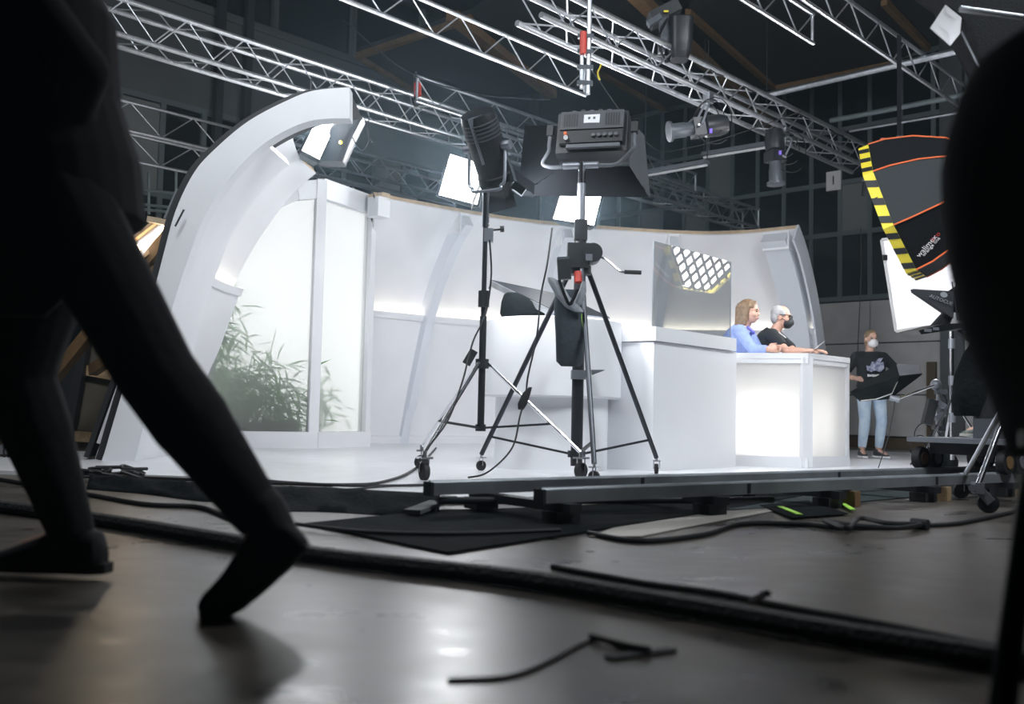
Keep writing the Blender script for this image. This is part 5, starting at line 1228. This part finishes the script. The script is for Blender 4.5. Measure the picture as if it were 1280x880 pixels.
def shirt(T, mt, sleeve=.5, inf=.014, low=-.06, name='shirt', vox=.008, top=.9, hem=None, depth=1.0):
    J = T.J; mb = MB(); torso(mb, J, inf, low, top, T.k, depth=depth)
    for S in 'RL':
        sh, el, wr = J['sh'+S], J['el'+S], J['wr'+S]
        mb.caps(lerp(J['neck'], sh, .45)-V((0, 0, .015)), .055*T.k, sh, .066*T.k)
        if sleeve <= 1: e = lerp(sh, el, sleeve); mb.cyl(sh, e, .064*T.k, .060*T.k, 16)
        else: mb.caps(sh, .062*T.k, el, .055*T.k); mb.cyl(el, lerp(el, wr, sleeve-1), .054*T.k, .042*T.k, 16)
    return T.part(name, remesh(mb, vox, 4, name, mt, T.loc), mt)
def trousers(T, mt, inf=.014, end=.93, name='trousers', flare=0, hem=None):
    hem = inf if hem is None else hem
    J = T.J; mb = MB(); k = T.k; a1 = (J['chest']-J['pel']).normalized(); f_ = a1.cross(J['lat']).normalized()
    mb.loft([(J['pel']-a1*.10, J['lat']*(.155*k+inf), f_*(.105*k+inf)), (J['pel'], J['lat']*(.165*k+inf), f_*(.115*k+inf)), (J['pel']+a1*.09, J['lat']*(.15*k+inf), f_*(.105*k+inf))], 20, 2.5)
    for S in 'RL':
        hp, kn, an = J['hip'+S], J['kn'+S], J['an'+S]
        mb.caps(hp, .088*k+inf, kn, .060*k+inf); mb.caps(kn, .060*k+inf, lerp(kn, an, .35), .058*k+inf); mb.cyl(lerp(kn, an, .3), lerp(kn, an, end), .058*k+inf, .042*k+hem+flare, 16)
    return T.part(name, remesh(mb, .009, 4, name, mt, T.loc), mt)
def shoes(T, mt, solemt, size=1.0, S_='RL'):
    J = T.J
    for S in S_:
        an = J['an'+S]; f = V(J['ft'+S]).normalized(); n = J.get('fn'+S, V((0, 0, 1))); n = (n-f*n.dot(f)).normalized(); l = f.cross(n); k = T.k*size
        h = an-n*.075*k                                     # sole level under the ankle
        mb = MB().loft([(h-f*.075*k+n*.03*k, l*.018*k, n*.026*k), (h-f*.06*k+n*.045*k, l*.036*k, n*.045*k), (h+n*.05*k, l*.04*k, n*.055*k), (h+f*.06*k+n*.04*k, l*.043*k, n*.042*k), (h+f*.13*k+n*.027*k, l*.046*k, n*.027*k), (h+f*.185*k+n*.018*k, l*.034*k, n*.016*k), (h+f*.2*k+n*.014*k, l*.014*k, n*.008*k)], 16)
        mb.caps(an-n*.02, .042*k, an+n*.025*k, .041*k)
        sh = T.part('shoe', remesh(mb, .006, 3, 'shoe', mt, T.loc), mt)
        so = MB().prism([h+f*x*k+l*y*k for x, y in ((-.085, -.02), (-.06, -.038), (0, -.04), (.08, -.046), (.14, -.047), (.19, -.03), (.208, 0), (.19, .03), (.14, .047), (.08, .046), (0, .04), (-.06, .038), (-.085, .02))], n*.022*k)
        T.part('sole', so, solemt, sh)

# --- walking figure in the left foreground
UP = V((0, 0, 1)); lf = V((-1, 0, 0))
pel = P(72, 215, 2.6); ch = P(42, 40, 2.6); nk = P(5, -75, 2.6); hd_ = nk+V((-.04, 0, .15))
J = dict(base=V((pel.x, 2.6, 0)), pel=pel, chest=ch, neck=nk, head=hd_, hf=V((-1, .05, -.1)), lat=V((0, 1, 0)),
    shR=nk+V((.02, .19, -.05)), elR=P(80, 60, 2.80), wrR=P(60, 190, 2.72), handR=(V((-.6, 0, -.8)), V((0, -1, 0)), V((-1, 0, 0))),
    shL=nk+V((.03, -.19, -.05)), elL=P(108, 90, 2.40), wrL=P(75, 190, 2.50), handL=(V((-.5, 0, -.9)), V((0, 1, 0)), V((-1, 0, 0))),
    hipR=pel+V((-.01, .09, -.03)), knR=P(22, 470, 2.75), anR=P(92, 672, 2.82), ftR=V((-1, .08, 0)),
    hipL=pel+V((.02, -.09, -.03)), knL=P(196, 468, 2.44), anL=P(330, 652, 2.38), ftL=(P(306, 735, 2.38)-P(335, 655, 2.38)).normalized(), fnL=V((-.55, 0, .83)))
anz = .075*1.05+.012; J['anR'].z = max(J['anR'].z, .09)
W = person('person in black clothes striding left in the blurred foreground', J, SKIN, 1.05)
DARK = mat('black_trousers', (.006, .007, .009), .95, bump=.3, bscale=20); SHOE = mat('black_suede', (.010, .011, .013), .85); SOLE = mat('black_sole', (.012, .012, .012), .7)
shirt(W, mat('black_jacket', (.004, .005, .006), .95), 1.92, .05, -.16, 'jacket', depth=1.25)
trousers(W, DARK, .034, 1.0, hem=.016)
shoes(W, SHOE, SOLE, 1.2, 'R')
def pr(px, py, hh, ang, w_): c = P(px, py, 2.36); a = math.radians(ang); return (c, V((-math.cos(a), 0, math.sin(a)))*hh, V((0, w_, 0)))
sm_ = MB().loft([pr(378, 668, .020, 45, .022), pr(370, 668, .045, 50, .036), pr(345, 682, .066, 60, .042), pr(316, 708, .060, 62, .046), pr(292, 732, .045, 66, .050), pr(270, 748, .034, 78, .048), pr(256, 754, .026, 88, .038), pr(249, 757, .012, 90, .018)], 16)
sm_.caps(P(345, 672, 2.37), .055, P(326, 636, 2.38), .058)
sh_ = W.part('shoe', remesh(sm_, .007, 3, 'shoe', SHOE, W.loc), SHOE)
W.part('sole', MB().loft([pr(384, 680, .010, 42, .026), pr(366, 700, .012, 42, .040), pr(330, 732, .013, 46, .046), pr(300, 757, .013, 58, .050), pr(276, 768, .013, 80, .048), pr(256, 768, .012, 90, .034), pr(250, 766, .008, 90, .016)], 14), SOLE, sh_)
mbh = MB().ell(hd_+V((.02, 0, .035)), .10, .09, .10); W.part('hair', remesh(mbh, .012, 2, 'hair', HAIRB, W.loc), HAIRB)
W.part('shoulder_bag', MB().loft([(P(20, 395, 2.45), V((.07, 0, 0)), V((0, .03, 0))), (P(20, 370, 2.45), V((.12, 0, 0)), V((0, .05, 0))), (P(22, 270, 2.45), V((.13, 0, 0)), V((0, .06, 0))), (P(24, 200, 2.45), V((.11, 0, 0)), V((0, .04, 0)))]), mat('black_bag', (.005, .006, .007), .9))

# --- woman in blue leaning at the lit desk
hw = P(937, 389, 10.35); k = 1.06
fv = V((.80, -.45, -.12)).normalized()
nk = hw-V((.05, -.03, .165)); ch = nk+V((-.09, .06, -.19)); pel = ch+V((-.10, .14, -.30)); lat = V((-.50, -.86, 0)).normalized()
dz = 1.145
elR = V((hw.x-.02, 10.10, dz+.045)); elL = V((hw.x+.12, 10.42, dz+.05)); wrR = V((2.58, 10.02, dz+.05)); wrL = V((2.60, 10.10, dz+.055))
bx_ = V((pel.x, pel.y, SZ))
J = dict(base=bx_, pel=pel, chest=ch, neck=nk, head=hw, hf=fv, lat=lat,
    shR=nk+lat*.165+V((0, 0, -.055)), elR=elR, wrR=wrR, handR=(V((.8, .25, .12)), V((0, 1, 0)), V((0, .3, 1))),
    shL=nk-lat*.165+V((0, 0, -.055)), elL=elL, wrL=wrL, handL=(V((.85, -.15, .12)), V((0, -1, 0)), V((0, -.3, 1))), curlR=.9, curlL=.9,
    hipR=pel+lat*.09-V((0, 0, .05)), knR=V((pel.x+lat.x*.09+.05, pel.y+lat.y*.09-.02, .52)), anR=V((pel.x+lat.x*.09, pel.y+lat.y*.09, .13)), ftR=V((.85, -.5, 0)),
    hipL=pel-lat*.09-V((0, 0, .05)), knL=V((pel.x-lat.x*.09+.05, pel.y-lat.y*.09, .52)), anL=V((pel.x-lat.x*.09, pel.y-lat.y*.09+.03, .13)), ftL=V((.85, -.5, 0)))
W1 = person('woman in blue sweater with brown hair leaning on the lit desk', J, SKIN, k)
shirt(W1, BLUE, 1.93, .02, -.08, 'sweater'); trousers(W1, NAVY); shoes(W1, SHOE, SOLE); eyes(W1, BLACKP, HAIRB)
f, u, l = W1.ax
mbh = MB()
mbh.ell(hw-f*.025*k+u*.042*k, .083*k, .092*k, .080*k, l, f, u)
for s in (-1, 1):
    for t in range(4): mbh.caps(hw+l*s*(.066+.008*min(t, 2))*k+f*(.0-.026*t)*k+u*.05*k, .024*k, hw+l*s*(.082-.004*t)*k-f*(.012+.026*t)*k-u*(.135+.008*t)*k, .021*k, 10)
mbh.caps(hw-f*.075*k+u*.02*k, .07*k, hw-f*.08*k-u*.12*k, .052*k)
mbh.caps(hw+f*.045*k+u*.092*k, .018*k, hw+f*.045*k+l*.060*k+u*.045*k, .014*k); mbh.caps(hw+f*.045*k+u*.092*k, .018*k, hw+f*.045*k-l*.060*k+u*.045*k, .014*k)
W1.part('hair', remesh(mbh, .007, 4, 'hair', HAIRB, W1.loc), HAIRB)
W1.part('lips', MB().ell(hw+f*.092*k-u*.062*k, .019*k, .007*k, .007*k, l, f, u), mat('lips', (.55, .16, .15), .5), W1.body)
W1.part('collar', MB().tube(cr([nk+V((.02, -.07, .0)), nk+V((.08, -.06, -.05)), nk+V((.09, -.0, -.06)), nk+V((.05, .05, .0))], 5), .016, 8), mat('violet_blouse', (.20, .20, .72), .8))

# --- man in black polo with glasses and mask
hm = P(977, 396, 10.55); k = 1.06; fv = V((.93, -.36, -.10)).normalized(); lat = V((-.42, -.9, 0)).normalized()
nk = hm-V((.06, -.03, .15)); ch = nk+V((-.10, .06, -.19)); pel = ch+V((-.12, .14, -.30)); bx_ = V((pel.x, pel.y, SZ))
J = dict(base=bx_, pel=pel, chest=ch, neck=nk, head=hm, hf=fv, lat=lat,
    shR=nk+lat*.185+V((.0, 0, -.055)), elR=V((hm.x-.06, 10.16, dz+.05)), wrR=V((hm.x+.08, 10.07, dz+.05)), handR=(V((.95, .05, .05)), V((0, .3, -1)), V((0, 1, .3))),
    shL=nk-lat*.185+V((0, 0, -.055)), elL=V((hm.x+.13, 10.50, dz+.06)), wrL=V((hm.x+.19, 10.14, dz+.05)), handL=(V((.9, -.2, .05)), V((0, -.3, -1)), V((.3, 1, .3))), curlR=.35, curlL=.3,
    hipR=pel+lat*.09-V((0, 0, .05)), knR=V((pel.x+lat.x*.09+.05, pel.y+lat.y*.09, .52)), anR=V((pel.x+lat.x*.09, pel.y+lat.y*.09, .13)), ftR=V((.9, -.4, 0)),
    hipL=pel-lat*.09-V((0, 0, .05)), knL=V((pel.x-lat.x*.09+.05, pel.y-lat.y*.09, .52)), anL=V((pel.x-lat.x*.09, pel.y-lat.y*.09, .13)), ftL=V((.9, -.4, 0)))
M1 = person('grey haired man in black polo with glasses and black face mask', J, SKIN2, k)
shirt(M1, NAVY, .78, .022, -.08, 'polo_shirt'); trousers(M1, DARK); shoes(M1, SHOE, SOLE); eyes(M1)
f, u, l = M1.ax
mbh = MB().ell(hm-f*.035*k+u*.038*k, .082*k, .080*k, .078*k, l, f, u)
mbh.ell(hm-f*.06*k-u*.01*k, .076*k, .048*k, .075*k, l, f, u)
for s in (-1, 1): mbh.ell(hm+l*s*.068*k+f*.012*k+u*.03*k, .014*k, .035*k, .035*k, l, f, u)
M1.part('hair', remesh(mbh, .007, 3, 'hair', HAIRG, M1.loc), HAIRG)
mk = MB().ell(hm+f*.062*k-u*.058*k, .064*k, .058*k, .058*k, l, f, u).ell(hm+f*.095*k-u*.05*k, .03*k, .035*k, .04*k, l, f, u)
ms = M1.part('face_mask', remesh(mk, .006, 3, 'face_mask', MASKB, M1.loc), MASKB)
for s in (-1, 1):
    M1.part('mask_strap', MB().cyl(hm+l*s*.06*k+f*.05*k-u*.04*k, hm+l*s*.078*k-f*.01*k-u*.01*k, .003), MASKB, ms)
gl_ = M1.part('glasses', MB().tube([hm+l*x*k+f*.098*k+u*y*k for x, y in ((-.062, .018), (-.062, -.012), (-.012, -.014), (-.008, .016))], .0045, 6, True).tube([hm+l*x*k+f*.098*k+u*y*k for x, y in ((.062, .018), (.062, -.012), (.012, -.014), (.008, .016))], .0045, 6, True).bar(hm-l*.064*k+f*.098*k+u*.018*k, hm+l*.064*k+f*.098*k+u*.018*k, .010, .010), BLACKP)
for s in (-1, 1): M1.part('temple', MB().bar(hm+l*s*.068*k+f*.098*k+u*.016*k, hm+l*s*.082*k-f*.01*k+u*.012*k, .007, .009), BLACKP, gl_)
M1.part('collar_stripe', MB().tube(cr([nk+lat*.07+V((-.03, 0, .02)), nk+lat*.075+V((.03, -.02, -.01)), nk+V((.10, -.05, -.075))], 5), .006, 6), PAPER)
M1.part('chest_badge', MB().ell(ch+V((.13, -.10, .02))-lat*.06, .012, .008, .012), PAPER)
# papers and pen on the desk
pq = [P(1012, 441, 10.02), P(1029, 428, 10.0), P(1032, 425, 10.12), P(1016, 440, 10.18)]
solo('script_paper', MB().prism(pq, V((.004, 0, .004))), PAPER, 'white script sheet held up at the desk edge', 'paper')

# --- assistant standing at the right
ft = G(1090, 574, SZ); py_ = 12.6; k = 1.0
cx = P(1089, 500, py_).x; bs = V((cx, py_, SZ)); fv = V((-.05, -1, 0)).normalized(); lat = V((-1, .05, 0)).normalized()
hd2 = P(1089, 424, py_); nk = P(1088, 440, py_); nk.y += .02; ch = V((cx, py_, nk.z-.17)); pel = V((cx, py_, .93))
J = dict(base=bs, pel=pel, chest=ch, neck=nk, head=hd2, hf=V((.08, -1, -.03)), lat=lat,
    shR=nk+lat*.17-V((0, 0, .06)), elR=nk+lat*.30+V((0, .10, -.30)), wrR=pel+lat*.19+V((0, -.03, .10)), handR=(V((.75, -.55, -.1)), V((1, 0, 0)), V((0, .4, .9))),
    shL=nk-lat*.17-V((0, 0, .06)), elL=nk-lat*.37+V((0, .04, -.24)), wrL=pel-lat*.24+V((0, -.06, .13)), handL=(V((-.7, -.6, -.2)), V((-1, 0, 0)), V((0, .4, .9))),
    hipR=pel+lat*.09-V((0, 0, .05)), knR=V((P(1080, 520, py_).x, py_-.03, .50)), anR=V((P(1077, 565, py_).x, py_, .115)), ftR=V((-.1, -1, 0)),
    hipL=pel-lat*.09-V((0, 0, .05)), knL=V((P(1101, 520, py_).x, py_-.03, .50)), anL=V((P(1099, 565, py_).x, py_+.03, .115)), ftL=V((.35, -1, 0)))
A1 = person('assistant in black print shirt and pale jeans with white mask', J, SKIN, k)
shirt(A1, mat('black_tee', (.012, .016, .019), .85), .72, .016, -.02, 't_shirt'); trousers(A1, DENIM, .008, .86)
shoes(A1, mat('dark_sneaker', (.03, .035, .04), .7), PAPER); eyes(A1, BLACKP, HAIRL)
f, u, l = A1.ax
mbh = MB().ell(hd2-f*.02+u*.045, .083, .090, .078, l, f, u).ell(hd2-f*.06-u*.02, .07, .045, .07, l, f, u)
mbh.caps(hd2+l*.065-f*.02-u*.02, .014, hd2+l*.075-f*.0-u*.13, .008, 8); mbh.caps(hd2-l*.065-f*.02-u*.02, .014, hd2-l*.075-f*.0-u*.12, .008, 8)
A1.part('hair', remesh(mbh, .007, 3, 'hair', HAIRL, A1.loc), HAIRL)
mk = MB().ell(hd2+f*.052-u*.052, .064, .062, .058, l, f, u).ell(hd2+f*.09-u*.045, .035, .03, .04, l, f, u)
A1.part('face_mask', remesh(mk, .006, 3, 'face_mask', MASKW, A1.loc), MASKW)
pr_m = mat('shirt_print', (.42, .45, .56), .8, noise=.7, nscale=25, col2=(.10, .12, .22))
cf = ch+V((0, -.150, -.02))
T_ = A1.part('print', MB().prism([cf+V((x, .002, z)) for x, z in ((-.10, -.05), (-.05, -.07), (0, -.05), (.06, -.07), (.11, -.02), (.10, .06), (.05, .04), (.10, .11), (.04, .10), (0, .05), (-.04, .06), (-.06, 0), (-.11, .01))], V((0, .02, 0))), pr_m, label='pale figure printed on the chest')
for i in range(9): A1.part('print_letter', MB().box(cf+V((-.09+.021*i, .004, -.115)), (.014, .02, .026 if i % 3 else .032)), PAPER, T_)

# --- seated dolly operator, mostly hidden
sx = dl(1.15, -.1, .82); hdp = sx+V((-.12, -.02, .62)); f0 = V((-.8, .55, 0)).normalized(); lat = V((f0.y, -f0.x, 0))
nk = hdp-V((0, 0, .17)); ch = nk+V((.03, 0, -.2)); pel = sx+V((0, 0, .08))
fo = P(1226, 527, cy-.15); foz = .39
anR = V((fo.x+.06, fo.y, foz+.085)); anL = anR+V((.25, .25, 0))
J = dict(base=V((sx.x, sx.y, .39)), pel=pel, chest=ch, neck=nk, head=hdp, hf=f0, lat=lat,
    shR=nk+lat*.17-V((0, 0, .06)), elR=nk+lat*.2+f0*.15-V((0, 0, .3)), wrR=nk+lat*.08+f0*.2-V((0, 0, .33)), handR=(f0, V((0, 0, -1)), -lat),
    shL=nk-lat*.17-V((0, 0, .06)), elL=nk-lat*.2+f0*.15-V((0, 0, .3)), wrL=nk-lat*.08+f0*.2-V((0, 0, .33)), handL=(f0, V((0, 0, -1)), lat),
    hipR=pel+lat*.09, knR=lerp(pel, anR, .5)+f0*.12+V((0, 0, .22)), anR=anR, ftR=V((-1, .1, 0)),
    hipL=pel-lat*.09, knL=lerp(pel, anL, .5)+f0*.12+V((0, 0, .24)), anL=anL, ftL=V((-1, .1, 0)))
OP = person('camera operator in black seated on the dolly wearing grey sneakers', J, SKIN, 1.0)
shirt(OP, NAVY, 1.9, .03, -.08, 'jacket'); trousers(OP, DARK, .03, .98); eyes(OP)
shoes(OP, mat('grey_sneaker', (.20, .22, .19), .7, noise=.6, nscale=20, col2=(.05, .06, .06)), mat('pale_sole', (.55, .55, .5), .6))
OP.part('hair', remesh(MB().ell(hdp+V((0, 0, .03)), .085, .09, .085), .01, 2, 'hair', HAIRB, OP.loc), HAIRB)

# ================================================================== studio haze
HZ = bpy.data.materials.new('studio_haze'); HZ.use_nodes = True; nt = HZ.node_tree; nt.nodes.clear()
o_ = nt.nodes.new('ShaderNodeOutputMaterial'); vs = nt.nodes.new('ShaderNodeVolumeScatter'); vs.inputs['Color'].default_value = (.62, .84, 1, 1); vs.inputs['Density'].default_value = .0052; vs.inputs['Anisotropy'].default_value = .8
nt.links.new(vs.outputs[0], o_.inputs['Volume'])
hz = MB().box(ab(8, 5, 4.7), (18, 20, 9.2), HA)
ho = solo('studio_haze', hz, HZ, 'thin haze hanging in the studio air', 'haze', loc=(0, 0, 0), kind='stuff')
